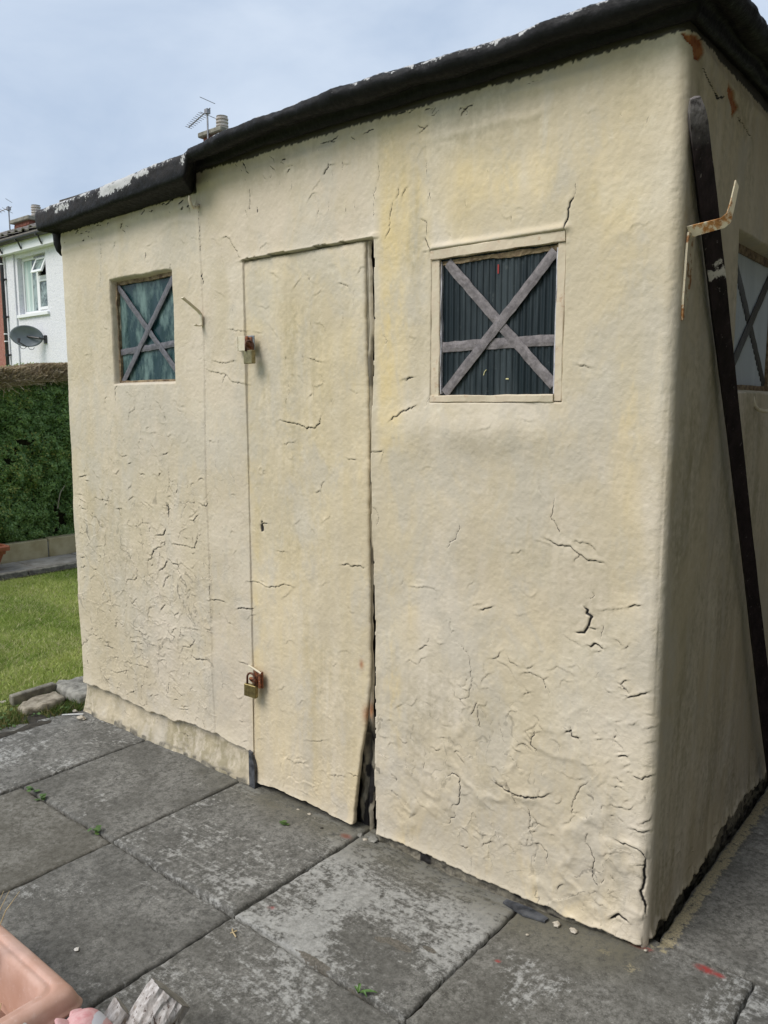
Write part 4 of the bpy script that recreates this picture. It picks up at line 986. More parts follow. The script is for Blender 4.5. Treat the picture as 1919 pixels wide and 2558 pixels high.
# ---------------------------------------------------------------- hasps (sub-parts of the door)
def hasp_top():
    p = MB(); p.bbox(-1.630, -1.545, -.016, -.010, 1.702, 1.757, .0015)          # plate
    p.obj('hasp_plate', M_ZINC, door)
    q = MB()
    for k in range(4): q.tube([(-1.632, -.017, 1.704+k*.0135), (-1.632, -.017, 1.7155+k*.0135)], .0065, 10)
    q.bbox(-1.627, -1.590, -.021, -.0165, 1.703, 1.757, .001)
    q.obj('hasp_strap', M_CHIP, door)
    r = MB(); r.tube([(-1.556, -.016, 1.712), (-1.556, -.032, 1.716), (-1.557, -.040, 1.728), (-1.560, -.038, 1.742), (-1.568, -.030, 1.749), (-1.578, -.018, 1.750)], .0062, 10)
    r.bbox(-1.585, -1.552, -.019, -.0155, 1.704, 1.752, .001)
    r.obj('staple', M_RUST, door, True)
hasp_top()
def hasp_low():
    p = MB(); p.bbox(-1.590, -1.540, -.018, -.009, .402, .468, .0015); p.bbox(-1.556, -1.541, -.026, -.0185, .404, .462, .002); p.obj('hasp_plate', M_RUST, door)
    q = MB(); q.bbox(-1.624, -1.592, -.017, -.010, .412, .476, .002); q.tube([(-1.620, -.014, .478), (-1.596, -.015, .474), (-1.545, -.017, .463)], .004, 8); q.obj('hasp_strap', M_CHIP, door)
    r = MB(); n = 16; r.tube([(-1.578+.0155*math.cos(2*math.pi*k/n), -.030-.007*math.sin(2*math.pi*k/n), .432+.009*math.sin(2*math.pi*k/n)) for k in range(n+1)], .0052, 8)
    r.tube([(-1.566, -.017, .432), (-1.566, -.028, .432)], .006, 8); r.obj('staple', M_RUST, door, True)
hasp_low()

# ---------------------------------------------------------------- windows
def tape(a, b, w, y, mat, parent, seed=0, n=16):
    """strip of tape from a to b (x,z) on a plane y, following the ribs"""
    r = random.Random(seed); m = MB(); a = Vector((a[0], 0, a[1])); b = Vector((b[0], 0, b[1])); d = (b-a).normalized(); nn = Vector((-d.z, 0, d.x))
    V = []; F = []
    for i in range(n+1):
        t = i/n; c = a+(b-a)*t+nn*r.uniform(-.0012, .0012)
        for k, s in enumerate((-1, -.35, .35, 1)):
            p = c+nn*(w/2*(s+r.uniform(-.06, .06))); V.append((p.x, y-r.uniform(0, .0012)-(0.0012 if k in (1, 2) else 0), p.z))
    for i in range(n):
        for k in range(3): F.append((i*4+k, i*4+k+1, i*4+5+k, i*4+4+k))
    nb = len(V); V += [(v[0], y+.0016, v[2]) for v in V]
    F += [tuple(nb+j for j in f[::-1]) for f in F]
    bd = [(i*4, i*4+4) for i in range(n)]+[(i*4+7, i*4+3) for i in range(n)]+[(3, 2), (2, 1), (1, 0)]+[(n*4+k, n*4+k+1) for k in range(3)]
    F += [(p, q, nb+q, nb+p) for p, q in bd]
    m.add(V, F); return m.obj('tape_strip', mat, parent)
def ribbed(name, x0, x1, z0, z1, y, pitch, amp, mat, parent, sharp=True):
    n = int((x1-x0)/pitch*8); X = np.linspace(x0, x1, n); ph = (X-x0)/pitch
    prof = np.abs(np.mod(ph, 1)-.5)*2 if not sharp else np.clip(np.abs(np.mod(ph, 1)-.5)*6-1, 0, 1)
    Z = np.linspace(z0, z1, 14); XX, ZZ = np.meshgrid(X, Z); Y = y-amp*prof[None]+0.0012*fbm(XX*12, ZZ*12, 2, 4)
    return np_obj(name, np.stack([XX, Y, ZZ], -1), quads=grid_quads(len(Z), n), mat=mat, parent=parent, smooth=False)

def wobbly_bar(name, x0, x1, z0, z1, y0, y1, mat, parent, seed, amp=.0025, axis='x', label=None):
    """painted timber bar with uneven edges, a closed tube of 8-point sections"""
    n = 26; m = MB(); L = []
    for i in range(n+1):
        t = i/n; rr = lambda k: amp*float(fbm(np.array([t*7+k*3.1]), np.array([seed*1.7+k]), 3, seed))
        if axis == 'x': a0, a1, c = z0, z1, x0+(x1-x0)*t
        else: a0, a1, c = x0, x1, z0+(z1-z0)*t
        b = min(.0018, (a1-a0)*.3)
        sec = [(a0+rr(0), y0), (a0+rr(0), y1+b), (a0+b+rr(1), y1+rr(2)), (a1-b+rr(3), y1+rr(4)), (a1+rr(5), y1+b), (a1+rr(5), y0)]
        for (q, y) in sec: L.append((c, y, q) if axis == 'x' else (q, y, c))
    k = 6; F = []
    for i in range(n):
        for j in range(k): F.append((i*k+j, i*k+(j+1) % k, (i+1)*k+(j+1) % k, (i+1)*k+j))
    F += [tuple(range(k))[::-1], tuple(n*k+j for j in range(k))]
    m.add(L, F); o = m.obj(name, mat, parent)
    if label: o['label'] = label
    return o
# right window -------------------------------------------------
w1 = wobbly_bar('window', -.752, -.722, 1.512, 1.936, .03, .003, M_TRIM, shed, 1, axis='z'); w1['label'] = 'right window of dark corrugated plastic crossed by grey tape'
wobbly_bar('frame_bar', -.752, -.306, 1.938, 1.966, .03, -.004, M_TRIM, w1, 2, label='swollen pinkish head of the frame')
wobbly_bar('frame_bar', -.752, -.330, 1.509, 1.530, .03, -.003, M_TRIM, w1, 3)
wobbly_bar('frame_bar', -.329, -.306, 1.512, 1.936, .03, .002, M_TRIM, w1, 4, axis='z')
ribbed('pane', -.722, -.324, 1.528, 1.938, .017, .0205, .0035, M_CORR, w1)
wobbly_bar('mastic_bead', -.334, -.3285, 1.532, 1.925, .02, .004, M_LILAC, w1, 5, .003, 'z')
wobbly_bar('mastic_bead', -.7195, -.7155, 1.535, 1.93, .02, .006, M_LILAC, w1, 6, .003, 'z')
wobbly_bar('putty_line', -.715, -.33, 1.920, 1.933, .02, .008, M_BROWN, w1, 8, .009)
yT = .0115
tape((-.717, 1.693-.016), (-.333, 1.680), .031, yT, M_TAPE, w1, 1)
tape((-.697, 1.925), (-.334, 1.555), .030, yT-.0028, M_TAPE, w1, 2, 22)
tape((-.702, 1.536), (-.338, 1.917), .030, yT-.0056, M_TAPE, w1, 3, 22)
fl = MB(); fl.bbox(-.5235, -.5185, .0105, .0125, 1.876, 1.902, .0005); o_ = fl.obj('paint_speck', simple('red_paint', (.30, .03, .03), (.36, .05, .04), 30), w1)
YP = simple('yellow_paint', (.62, .58, .30), (.66, .62, .36), 30); fl = MB(); fl.bbox(-.4895, -.480, .0110, .0128, 1.574, 1.578, .0005); fl.obj('paint_speck', YP, w1); fl = MB(); fl.tube([(-.5655, .0118, 1.588), (-.562, .0112, 1.598), (-.556, .0112, 1.604)], .0014, 6); fl.obj('paint_speck', YP, w1)
# left window ---------------------------------------------------
w2 = wobbly_bar('window', -2.56, -2.05, 1.594, 1.6105, .046, .020, M_BROWN, shed, 11); w2['label'] = 'left window of patterned green glass crossed by grey tape'
wobbly_bar('frame_bar', -2.50, -2.05, 2.026, 2.046, .046, .022, M_BROWN, w2, 12, .004)
wobbly_bar('frame_bar', -2.492, -2.476, 1.6, 2.03, .046, .018, M_BROWN, w2, 13, .005, 'z')
wobbly_bar('frame_bar', -2.062, -2.050, 1.6, 2.03, .046, .024, M_BROWN, w2, 14, .002, 'z')
xs_ = np.linspace(-2.49, -2.05, 60); zs_ = np.linspace(1.60, 2.04, 60); XX, ZZ = np.meshgrid(xs_, zs_)
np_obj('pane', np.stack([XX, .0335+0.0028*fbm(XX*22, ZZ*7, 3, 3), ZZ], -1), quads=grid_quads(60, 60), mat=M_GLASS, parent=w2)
tape((-2.482, 1.737), (-2.055, 1.757), .026, .0275, M_TAPED, w2, 21)
tape((-2.478, 2.022), (-2.062, 1.635), .026, .0248, M_TAPED, w2, 22, 20)
tape((-2.462, 1.606), (-2.072, 2.022), .026, .0221, M_TAPED, w2, 23, 20)
# side window (on x=0, mirrored axes: build in a y-frame) ---------
def side_xf(o):      # o was built with x=y', y=depth -> swap to the side wall
    me = o.data; off = shed.location
    for v in me.vertices:
        p = v.co+Vector(off); q = Vector((-p.y, p.x, p.z))-Vector(off); v.co = q
    me.flip_normals(); me.update(); return o
w3 = side_xf(wobbly_bar('window', .49, 1.105, 1.545, 1.566, .075, .042, M_BROWN, shed, 31)); w3['label'] = 'side window of clear ribbed plastic crossed by black tape'
side_xf(wobbly_bar('frame_bar', .49, 1.105, 1.972, 2.0, .075, .046, M_BROWN, w3, 32))
side_xf(wobbly_bar('frame_bar', 1.075, 1.10, 1.56, 1.98, .075, .044, M_BROWN, w3, 33, .003, 'z'))
side_xf(wobbly_bar('frame_bar', .495, .507, 1.56, 1.98, .075, .05, M_BROWN, w3, 34, .003, 'z'))
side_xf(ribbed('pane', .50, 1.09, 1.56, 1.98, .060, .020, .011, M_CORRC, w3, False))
side_xf(tape((.60, 1.975), (1.06, 1.572), .040, .050, M_TAPEB, w3, 41, 20))
side_xf(tape((.60, 1.575), (1.075, 1.965), .040, .047, M_TAPEB, w3, 42, 20))

# ---------------------------------------------------------------- brackets and hooks fixed to the walls
b = MB()
b.strip([(-1.865, -.003, 1.812), (-1.865, -.0045, 1.835), (-1.865, -.004, 1.856), (-1.865, -.016, 1.868), (-1.865, -.060, 1.895), (-1.865, -.090, 1.912)], (1, 0, 0), .015, .005)
b.strip([(-1.865, -.004, 1.816), (-1.865, -.012, 1.811), (-1.865, -.026, 1.811), (-1.865, -.036, 1.815)], (1, 0, 0), .012, .004)
o_ = b.obj('wall_bracket', M_CHIP, shed); o_['label'] = 'small forked bracket between left window and door'
b = MB(); b.tube([(-1.866, .004, 2.272), (-1.866, -.006, 2.262), (-1.866, -.022, 2.256), (-1.866, -.034, 2.264), (-1.866, -.040, 2.280), (-1.865, -.040, 2.296)], .0058, 8)
o_ = b.obj('cup_hook', M_CHIP, shed, True); o_['label'] = 'cream painted hook under the roof step'
b = MB()
b.strip([(.004, .036, 1.712), (.005, .044, 1.76), (.0055, .058, 1.83), (.006, .062, 1.900), (.008, .060, 1.926)], (0, 1, 0), [.006, .030, .050, .050, .044], .0055)
b.strip([(.006, .050, 1.928), (.024, .046, 1.930), (.060, .044, 1.934), (.088, .042, 1.937), (.101, .042, 1.947), (.107, .042, 1.972), (.1155, .042, 2.024)], (.25, .45, -.75), [.030, .028, .026, .025, .024, .020, .017], .0055)
o_ = b.obj('wall_bracket', M_BRK, shed); o_['label'] = 'large rusting bracket bent round the leaning post'
b = MB(); b.tube([(-.004, .748, 1.528), (.004, .750, 1.500), (.012, .765, 1.484), (.026, .80, 1.478), (.036, .83, 1.486), (.038, .835, 1.505)], .0060, 8)
o_ = b.obj('cup_hook', M_BRKC, shed, True); o_['label'] = 'painted hook under the side window'

# ---------------------------------------------------------------- roof edging
def build_edging():
    # path: back left -> front left -> step -> front right -> back right
    path = []
    def add(a, b, step, kind):
        a = np.array(a, float); b = np.array(b, float); n = max(2, int(np.hypot(*(b-a))/step))
        for k in range(n): path.append((*(a+(b-a)*k/n), kind))
    add((XL, 2.0), (XL, 0.0), .05, 0); add((XL, 0), (-1.845, 0), .0085, 0); add((-1.845, 0), (0, 0), .0085, 1); add((0, 0), (0, 1.2), .01, 1); add((0, 1.2), (0, 2.0), .05, 1); path.append((0, 2.0, 1))
    P = np.array(path); n = len(P)
    PL = arr([(0.0, -.002), (.010, -.014), (.028, -.010), (.055, -.006), (.085, -.004), (.097, -.001), (.103, .008), (.105, .040), (.104, .072), (.098, .086), (.084, .093), (.06, .097), (.02, .100), (-.05, .102)]) # left section rel. to z 2.315
    PR = arr([(0.0, .002), (.020, -.006), (.032, .002), (.037, .020), (.046, .026), (.060, .017), (.086, .014), (.101, .022), (.109, .038), (.105, .056), (.088, .067), (.05, .073), (-.05, .076)])  # right, rel. to 2.402
    k = 46
    def resample(Q):
        d = np.concatenate([[0], np.cumsum(np.hypot(*np.diff(Q, axis=0).T))]); t = np.linspace(0, d[-1], k); return np.stack([np.interp(t, d, Q[:, 0]), np.interp(t, d, Q[:, 1])], -1)
    PL, PR = resample(PL), resample(PR)
    xs = P[:, 0]; onf = (P[:, 1] <= 1e-6)
    Oapp = PL[None, :, 0]; kind = np.where(onf[:, None], sstep(-1.895, -1.868, xs[:, None]-.80*np.maximum(Oapp, 0)), P[:, 2][:, None])
    kz = np.where(onf, sstep(-1.90, -1.80, xs), P[:, 2])
    zl = 2.307+0.023*np.clip((xs-XL)/1.04, 0, 1)+0.003*fbm(xs*2, xs*0, 2, 3); zr = 2.405+0.004*fbm(xs*2.2+P[:, 1]*2, xs*0, 2, 4)
    zr = zr+0.012*sstep(0.0, 0.6, P[:, 1])*(xs > -.01)
    O = PL[None, :, 0]*(1-kind)+PR[None, :, 0]*kind
    Zp = (PL[None, :, 1]+zl[:, None])*(1-kind)+(PR[None, :, 1]+zr[:, None])*kind
    tl = np.clip((xs-XL)/1.04, 0, 1)[:, None]; Zp = Zp+(1-kind)*np.clip(O/.1, 0, 1)*(-.010+.022*tl)-kind*np.clip(O/.08, 0, 1)*.020*sstep(-1.2, -1.85, xs)[:, None]
    arcl = np.concatenate([[0], np.cumsum(np.hypot(*np.diff(P[:, :2], axis=0).T))])[:, None]*np.ones((1, k)); pr = np.linspace(0, 1, k)[None]*np.ones((n, 1))
    # outward normals with mitre at the corners
    nx = np.zeros(n); ny = np.zeros(n)
    nx[:] = np.where(onf, 0, np.where(xs < -1, -1, 1)); ny[:] = np.where(onf, -1, 0)
    c = 0.10
    lf = onf & (xs < XL+1e-6); 
    w = np.clip(1-(xs-XL)/c, 0, 1)*onf; nx -= w*.28; nx = np.where((~onf) & (xs < -1), -.28, nx); w = np.clip(1-(0-xs)/c, 0, 1)*onf; nx += w
    w = np.clip(1-P[:, 1]/c, 0, 1)*(~onf); ny -= w
    lump = (.35+.65*kind)*0.006*fbm(arcl*7, pr*4, 3, 13)+0.0026*fbm(arcl*24, pr*9, 3, 14)+0.0016*fbm(arcl*70, pr*22, 3, 24)
    env = sstep(0.02, 0.14, pr)
    O2 = O*(1+0.10*fbm(arcl*1.3, pr*0, 2, 15))+lump*env; Z2 = Zp+lump*env*0.7+0.0035*fbm(arcl*10, pr*0, 3, 16)*sstep(.25, 0, pr)
    # wavy fold of the lower band on the right half
    fold = kind*np.exp(-((pr-.27)/.06)**2); Z2 += fold*0.007*fbm(arcl*5, pr*0, 3, 17); O2 += fold*0.006*fbm(arcl*4, pr*0, 3, 19)
    V = np.stack([xs[:, None]+nx[:, None]*O2, P[:, 1][:, None]+ny[:, None]*O2, Z2], -1)
    wear = np.zeros((n, k, 4)); wear[..., 3] = 1
    upper = sstep(.55, .75, pr)
    xx = V[..., 0]
    wear[..., 1] = np.clip((1-kind)*sstep(.36, .42, pr)*(.75+.5*fbm(arcl*6, pr*5, 3, 27))+kind*.5*sstep(.55, .68, pr), 0, 1)
    for (x0, x1, a, z0, z1) in ((-2.40, -2.14, 1.0, .42, .60), (-2.14, -2.02, .85, .46, .62), (-2.76, -2.62, .78, .42, .54), (-2.52, -2.42, .5, .46, .62), (-1.84, -1.76, .6, .42, .66), (-1.66, -1.42, .72, .52, .70), (-.9, -.75, .5, .5, .66), (-2.9, -1.85, .62, .50, .68), (-1.8, -1.0, .78, .52, .72), (-1.0, 0, .62, .48, .72)):
        wear[..., 0] = np.maximum(wear[..., 0], a*sstep(-.03, .04, np.minimum(xx-x0, x1-xx))*sstep(-.05, .05, np.minimum(pr-z0, z1-pr)))
    o = np_obj('roof_edging', V, quads=grid_quads(n, k)[:, ::-1], mat=M_BIT, parent=shed, attrs={'wear': wear})
    o['label'] = 'lumpy black bitumen roof edging with a step and white scars'
build_edging()
r_ = MB(); r_.add([(XL-.02, -.02, 2.400), (-1.85, -.02, 2.43), (.03, -.02, 2.47), (.03, 2.0, 2.47), (-1.85, 2.0, 2.43), (XL-.02, 2.0, 2.400)], [(0, 1, 4, 5), (1, 2, 3, 4)])
r_.obj('roof', M_ROOF, shed)
# hanging lump of bitumen at the left corner
b = MB(); b.lathe((XL-.040, .02, 2.205), [(.006, 0), (.024, .02), (.034, .05), (.036, .09), (.05, .13)], 10)
o_ = b.obj('bitumen_drip', M_BIT, shed, True)
# ================================================================ GROUND
def mat_soil():
    m = NT('dark_soil', 0.95); m.color(m.mix(m.ramp(m.noise(30, 6, 0.7), 0.3, 0.7), (0.018, 0.016, 0.012), (0.055, 0.048, 0.035)))
    m.set('Normal', m.bump(m.noise(90, 5, 0.7), 0.8, 0.006)); return m.m
M_SOIL = mat_soil()
def mat_turf():
    m = NT('turf', 0.9); f = m.noise(3, 5, 0.6); c = m.mix(m.ramp(f, 0.35, 0.65), (0.17, 0.23, 0.05), (0.28, 0.32, 0.09))
    m.color(m.mix(m.ramp(m.noise(60, 4, 0.7), 0.5, 0.7), c, (0.035, 0.045, 0.014))); m.set('Normal', m.bump(m.noise(120, 4, 0.7), 0.8, 0.01)); return m.m
M_TURF = mat_turf()
structure(mesh_obj('ground', [(-200, -200, -.10), (200, -200, -.10), (200, 200, -.10), (-200, 200, -.10)], [(0, 1, 2, 3)], M_TURF))
def gz(x, y):
    return -.030+.028*sstep(-.36, -.02, x)*sstep(-.45, -.02, y)-.014*np.exp(-((x+.68)/.22)**2)*sstep(-.40, 0, y)

def mat_slab():
    m = NT('concrete_slab', 0.88, 0, 0.3)
    w = m.attr('wear', 'OBJECT').outputs['Fac']; r = m.attr('warm', 'OBJECT').outputs['Fac']; sd = m.attr('streak', 'OBJECT').outputs['Fac']
    loc = m.tc()
    f1 = m.noise(5, 5, 0.6); f2 = m.noise(52, 7, 0.78); f3 = m.noise(190, 4, 0.75)
    base = m.mix(m.ramp(f2, 0.30, 0.70), (0.060, 0.059, 0.053), (0.25, 0.245, 0.225))
    base = m.mix(m.ramp(f3, 0.56, 0.70), base, (0.30, 0.295, 0.27))
    base = m.mix(m.math('MULTIPLY', m.ramp(f3, 0.44, 0.30), 0.5), base, (0.03, 0.03, 0.028))
    base = m.mix(m.math('MULTIPLY', m.ramp(f1, 0.40, 0.62), 0.5), base, (0.070, 0.068, 0.060))
    base = m.mix(m.math('MULTIPLY', r, 0.45), base, (0.10, 0.085, 0.05))
    # pale rubbed patches with broom lines
    sx = m.noise(26, 5, 0.7, m.tc((0.30, 2.7, 1))); sy = m.noise(26, 5, 0.7, m.tc((2.7, 0.30, 1)))
    mixs = m.t.nodes.new('ShaderNodeMix'); mixs.data_type = 'FLOAT'; m.link(sd, mixs.inputs['Factor']); m.link(sx, mixs.inputs['A']); m.link(sy, mixs.inputs['B'])
    patch = m.noise(3.6, 5, 0.62, m.tc(loc=(4, 7, 0)))
    k = m.math('ADD', m.math('MULTIPLY', mixs.outputs['Result'], 0.30), m.math('ADD', m.math('MULTIPLY', patch, 0.60), m.math('MULTIPLY', f2, 0.48)))
    k = m.math('ADD', k, m.math('MULTIPLY', w, 0.17))
    white = m.ramp(k, 0.815, 0.90)
    base = m.mix(m.math('MULTIPLY', white, 0.85), base, m.mix(m.ramp(f2, 0.35, 0.7), (0.25, 0.25, 0.235), (0.42, 0.42, 0.40)))
    # yellow lichen discs and red paint splashes
    v = m.vor(3.1, 'F1', m.tc(loc=(0.3, 0.1, 0)))
    base = m.mix(m.math('MULTIPLY', m.ramp(m.math('ADD', v, m.math('MULTIPLY', f2, 0.06)), 0.062, 0.045), 0.5), base, (0.30, 0.26, 0.12))
    at = m.sep(m.attr('paint').outputs['Color'])
    pr = m.math('MULTIPLY', at[0], m.ramp(f2, 0.38, 0.50)); base = m.mix(pr, base, (0.30, 0.045, 0.04))
    pc = m.ramp(m.math('ADD', at[1], m.math('MULTIPLY', f2, 0.9)), 0.90, 0.98); base = m.mix(pc, base, m.mix(m.ramp(f3, 0.35, 0.6), (0.20, 0.175, 0.12), (0.36, 0.315, 0.20)))
    pg = m.math('MULTIPLY', at[2], m.ramp(f2, 0.3, 0.6)); base = m.mix(pg, base, (0.118, 0.108, 0.072))
    dk = m.attr('paint').outputs['Alpha']; base = m.mix(m.ramp(m.math('ADD', dk, m.math('MULTIPLY', m.noise(22, 5, .65), .5)), .72, .76), base, m.mix(m.ramp(f3, .35, .65), (.085, .078, .064), (.17, .155, .13)))
    m.color(base)
    b = m.bump(f2, 0.40, 0.006); b = m.bump(f3, 0.35, 0.002, b); b = m.bump(white, 0.35, 0.0015, b); m.set('Normal', b)
    return m.m
M_SLAB = mat_slab()
M_EDGE = simple('weathered_stone', (0.10, 0.092, 0.075), (0.27, 0.25, 0.20), 18, 0.9, 0, 0.6, 70, 0.006)

patio = mesh_obj('patio', [(-3.05, -3.2, -.085), (1.1, -3.2, -.085), (1.1, 3.0, -.085), (0.02, 3.0, -.085), (0.02, .03, -.085), (-3.05, .03, -.085)], [(0, 1, 2, 3, 4, 5)], M_SOIL); structure(patio)
def slab(x0, x1, y0, y1, wear, warm, streak, seed, cut=None, tilt=0.003):
    n = 96; g = 0.0045
    r = np.random.RandomState(seed); u = np.linspace(0, 1, n)
    X = x0+g+(x1-x0-2*g)*u[None, :]+0*u[:, None]; Y = y0+g+(y1-y0-2*g)*u[:, None]+0*u[None, :]
    if cut is not None:      # left boundary follows a line x = cut(y)
        xl = cut(Y); X = xl+(x1-g-xl)*u[None, :]
    ed = np.minimum(np.minimum(u, 1-u)[None, :]*(x1-x0), np.minimum(u, 1-u)[:, None]*(y1-y0))
    jx = 0.0035*fbm(Y*28, X*3, 4, seed)+0.003*fbm(Y*9, X*2, 2, seed+9); jy = 0.0035*fbm(X*28, Y*3, 4, seed+1)+0.003*fbm(X*9, Y*2, 2, seed+8)
    fe = sstep(0.03, 0.0, ed)
    Z = gz(X, Y)+r.normal(0, tilt*.5)+r.normal(0, .003)*(u[None, :]-.5)+r.normal(0, .003)*(u[:, None]-.5)
    Z = Z+0.0022*fbm(X*7, Y*7, 3, seed+2)+0.0010*fbm(X*45, Y*45, 3, seed+3)-0.006*np.exp(-ed/0.0022)*(0.5+1.0*vnoise(X*35, Y*35, seed+4))
    X = X+jx*fe; Y = Y+jy*fe
    P = np.stack([X, Y, Z], -1); idx = np.arange(n*n).reshape(n, n)
    ring = np.concatenate([idx[0, :], idx[1:, -1], idx[-1, -2::-1], idx[-2:0, 0]])
    bot = P.reshape(-1, 3)[ring].copy(); bot[:, 2] = -.075; V = np.concatenate([P.reshape(-1, 3), bot]); k = np.arange(len(ring)); k2 = (k+1) % len(ring)
    Q = np.concatenate([grid_quads(n, n), np.stack([ring[k2], ring[k], n*n+k, n*n+k2], -1)])
    pa = np.zeros((len(V), 4)); x, y = V[:, 0], V[:, 1]
    for (a, b, rx, ry) in ((-1.075, -.050, .022, .014), (-.030, .008, .022, .008), (.0, .012, .014, .006), (.150, .030, .026, .014), (.185, .03, .015, .008), (-.315, -.267, .008, .006), (-.98, -.50, .010, .008)):
        pa[:, 0] = np.maximum(pa[:, 0], np.exp(-(((x-a)/rx)**2+((y-b)/ry)**2)**2))
    # cream paint spilt along the side wall; greenish damp band along the front
    pa[:, 1] = np.maximum(pa[:, 1], 0.56*sstep(.11, .03, x)*sstep(-.01, .02, x)*sstep(.0, .06, y))
    for (a, b, rx, ry) in ((-.09, -.07, .05, .035), (-.01, -.09, .05, .04), (.02, .03, .08, .035)): pa[:, 1] = np.maximum(pa[:, 1], 0.50*np.exp(-(((x-a)/rx)**2+((y-b)/ry)**2)))
    for (a, b, rx, ry) in ((-.575, -.385, .085, .030), (-.49, -.345, .05, .020), (-.625, -.40, .04, .02), (-.70, -.585, .16, .018), (-.55, -.60, .10, .014)): pa[:, 3] = np.maximum(pa[:, 3], .62*np.exp(-(((x-a)/rx)**2+((y-b)/ry)**2)))
    pa[:, 2] = 0.75*sstep(-.22, -.02, y+0.05*fbm(x*6, y*6, 3, 5))*sstep(.05, -.05, x)*sstep(-2.2, -1.4, x)
    o = np_obj('paving_slab', V, quads=Q, mat=M_SLAB, parent=patio, attrs={'paint': pa}, smooth=True)
    o['wear'] = float(wear); o['warm'] = float(warm); o['streak'] = float(streak); return o
J = [-3.65, -3.0, -2.352, -1.697, -1.043, -.390, .264, .92]
YB = [.068, -.597, -1.235, -1.875, -2.52, -3.16]
WEAR = {(1, 0): (.62, 0, 0), (2, 0): (.22, .1, 1), (3, 0): (.62, 0, 0), (4, 0): (1.0, .05, 0), (5, 0): (.42, .25, 1), (6, 0): (.5, 0, 0),
        (1, 1): (.1, .1, 1), (2, 1): (.0, .55, 0), (3, 1): (.30, .0, 0), (4, 1): (.62, .1, 0), (5, 1): (.5, .2, 0)}
cutf = lambda Y: np.interp(Y, [-3.2, -1.2, -.6, -.39, -.284, -.143, -.018, .07], [-3.02, -3.01, -3.0, -2.986, -2.975, -2.95, -2.91, -2.90])+0.012*fbm(Y*12, Y*0, 3, 4)
sd_ = 0
for i in range(1, 7):
    for j in range(5):
        if i == 1 and j > 0: y0_, y1_ = YB[j+1], YB[j]
        y0_, y1_ = YB[j+1], YB[j]
        if i == 1 and j == 0: y0_ = -.80
        if i == 1 and j == 1: y1_ = -.80
        if i == 6 and j == 0: y1_ = .068
        w_ = WEAR.get((i, j), (random.uniform(.1, .6), random.uniform(0, .3), random.randint(0, 1)))
        sd_ += 7
        slab(J[i], J[i+1], y0_, y1_, *w_, 100+sd_, cutf if i == 1 else None)
for k in range(4):           # along the side wall
    sd_ += 7; slab(.004, .264 if k == 0 else .62, .074+k*.66, .074+(k+1)*.66-.0, .25, .1, 1, 300+sd_, tilt=.001) if k else slab(.004, .62, .074, .734, .20, .05, 1, 911, tilt=.0)
sd_ += 7

# ---------------------------------------------------------------- lawn
lx0, lx1, ly0, ly1 = -6.12, -2.9, -3.2, 6.0
n = 90; X, Y = np.meshgrid(np.linspace(lx0, lx1, n), np.linspace(ly0, ly1, n))
def lawn_h(x, y): return 0.005+0.02*fbm(x*1.2, y*1.2, 3, 3)-0.035*sstep(-3.25, -3.0, x)+0.0*y
lawn = structure(np_obj('lawn', np.stack([X, Y, lawn_h(X, Y)-.012], -1), quads=grid_quads(n, n), mat=M_TURF, loc=(-4.5, 1, 0)))
def mat_blade(name, c0, c1, c2):
    m = NT(name, 0.6, 0, 0.3); r = m.sep(m.attr('tint').outputs['Color'])
    c = m.mix(r[0], c0, c1); c = m.mix(r[1], c, c2); m.color(c)
    tr = m.t.nodes.new('ShaderNodeBsdfTranslucent'); m.link(c, tr.inputs['Color']); ms = m.t.nodes.new('ShaderNodeMixShader'); ms.inputs[0].default_value = 0.3
    m.link(m.p.outputs[0], ms.inputs[1]); m.link(tr.outputs[0], ms.inputs[2]); m.link(ms.outputs[0], m.out.inputs[0]); return m.m
M_BLADE = mat_blade('grass_blade', (0.19, 0.28, 0.045), (0.44, 0.50, 0.14), (0.60, 0.54, 0.32))
rg = np.random.RandomState(5)
def blades(name, x, y, z, hmin, hmax, w, mat, dry, lean=.9):
    n = len(x); h = rg.uniform(hmin, hmax, n); a = rg.uniform(0, 2*np.pi, n); b = rg.uniform(0, 2*np.pi, n); ln = rg.uniform(.1, lean, n)*h
    dx, dy = np.cos(a)*w/2, np.sin(a)*w/2
    p0 = np.stack([x-dx, y-dy, z], -1); p1 = np.stack([x+dx, y+dy, z], -1); p2 = np.stack([x+np.cos(b)*ln, y+np.sin(b)*ln, z+h], -1)
    V = np.stack([p0, p1, p2], 1).reshape(-1, 3)
    t = np.zeros((n, 3, 4)); pn = vnoise(x*1.7, y*1.7, 8)*.7+.5*vnoise(x*6, y*6, 9)
    t[..., 0] = np.clip(pn*1.2-.25+rg.normal(0, .25, n), 0, 1)[:, None]; t[..., 1] = (rg.rand(n) < dry*(.4+1.2*vnoise(x*4, y*4, 19)))[:, None]*rg.uniform(.4, 1, n)[:, None]; t[..., 3] = 1
    return np_obj(name, V, tris=np.arange(3*n), mat=mat, attrs={'tint': t.reshape(-1, 4)}, smooth=False, loc=(x.mean(), y.mean(), 0))
# density is higher nearer the house end; the mown lawn stays short
N = 240000
x = np.concatenate([rg.uniform(-6.10, -2.96, 120000), rg.uniform(-6.1, -3.1, N-120000)]); y = np.concatenate([rg.uniform(-2.5, 5.5, 120000), rg.uniform(-.6, 2.3, N-120000)])
k = (x < -3.22) | (y > .35); x, y = x[k], y[k]
g_ = blades('grass', x, y, lawn_h(x, y)-.012, .012, .034, .0052, M_BLADE, .22, 1.9); g_['kind'] = 'stuff'; g_['label'] = 'short patchy lawn grass between shed and hedge'
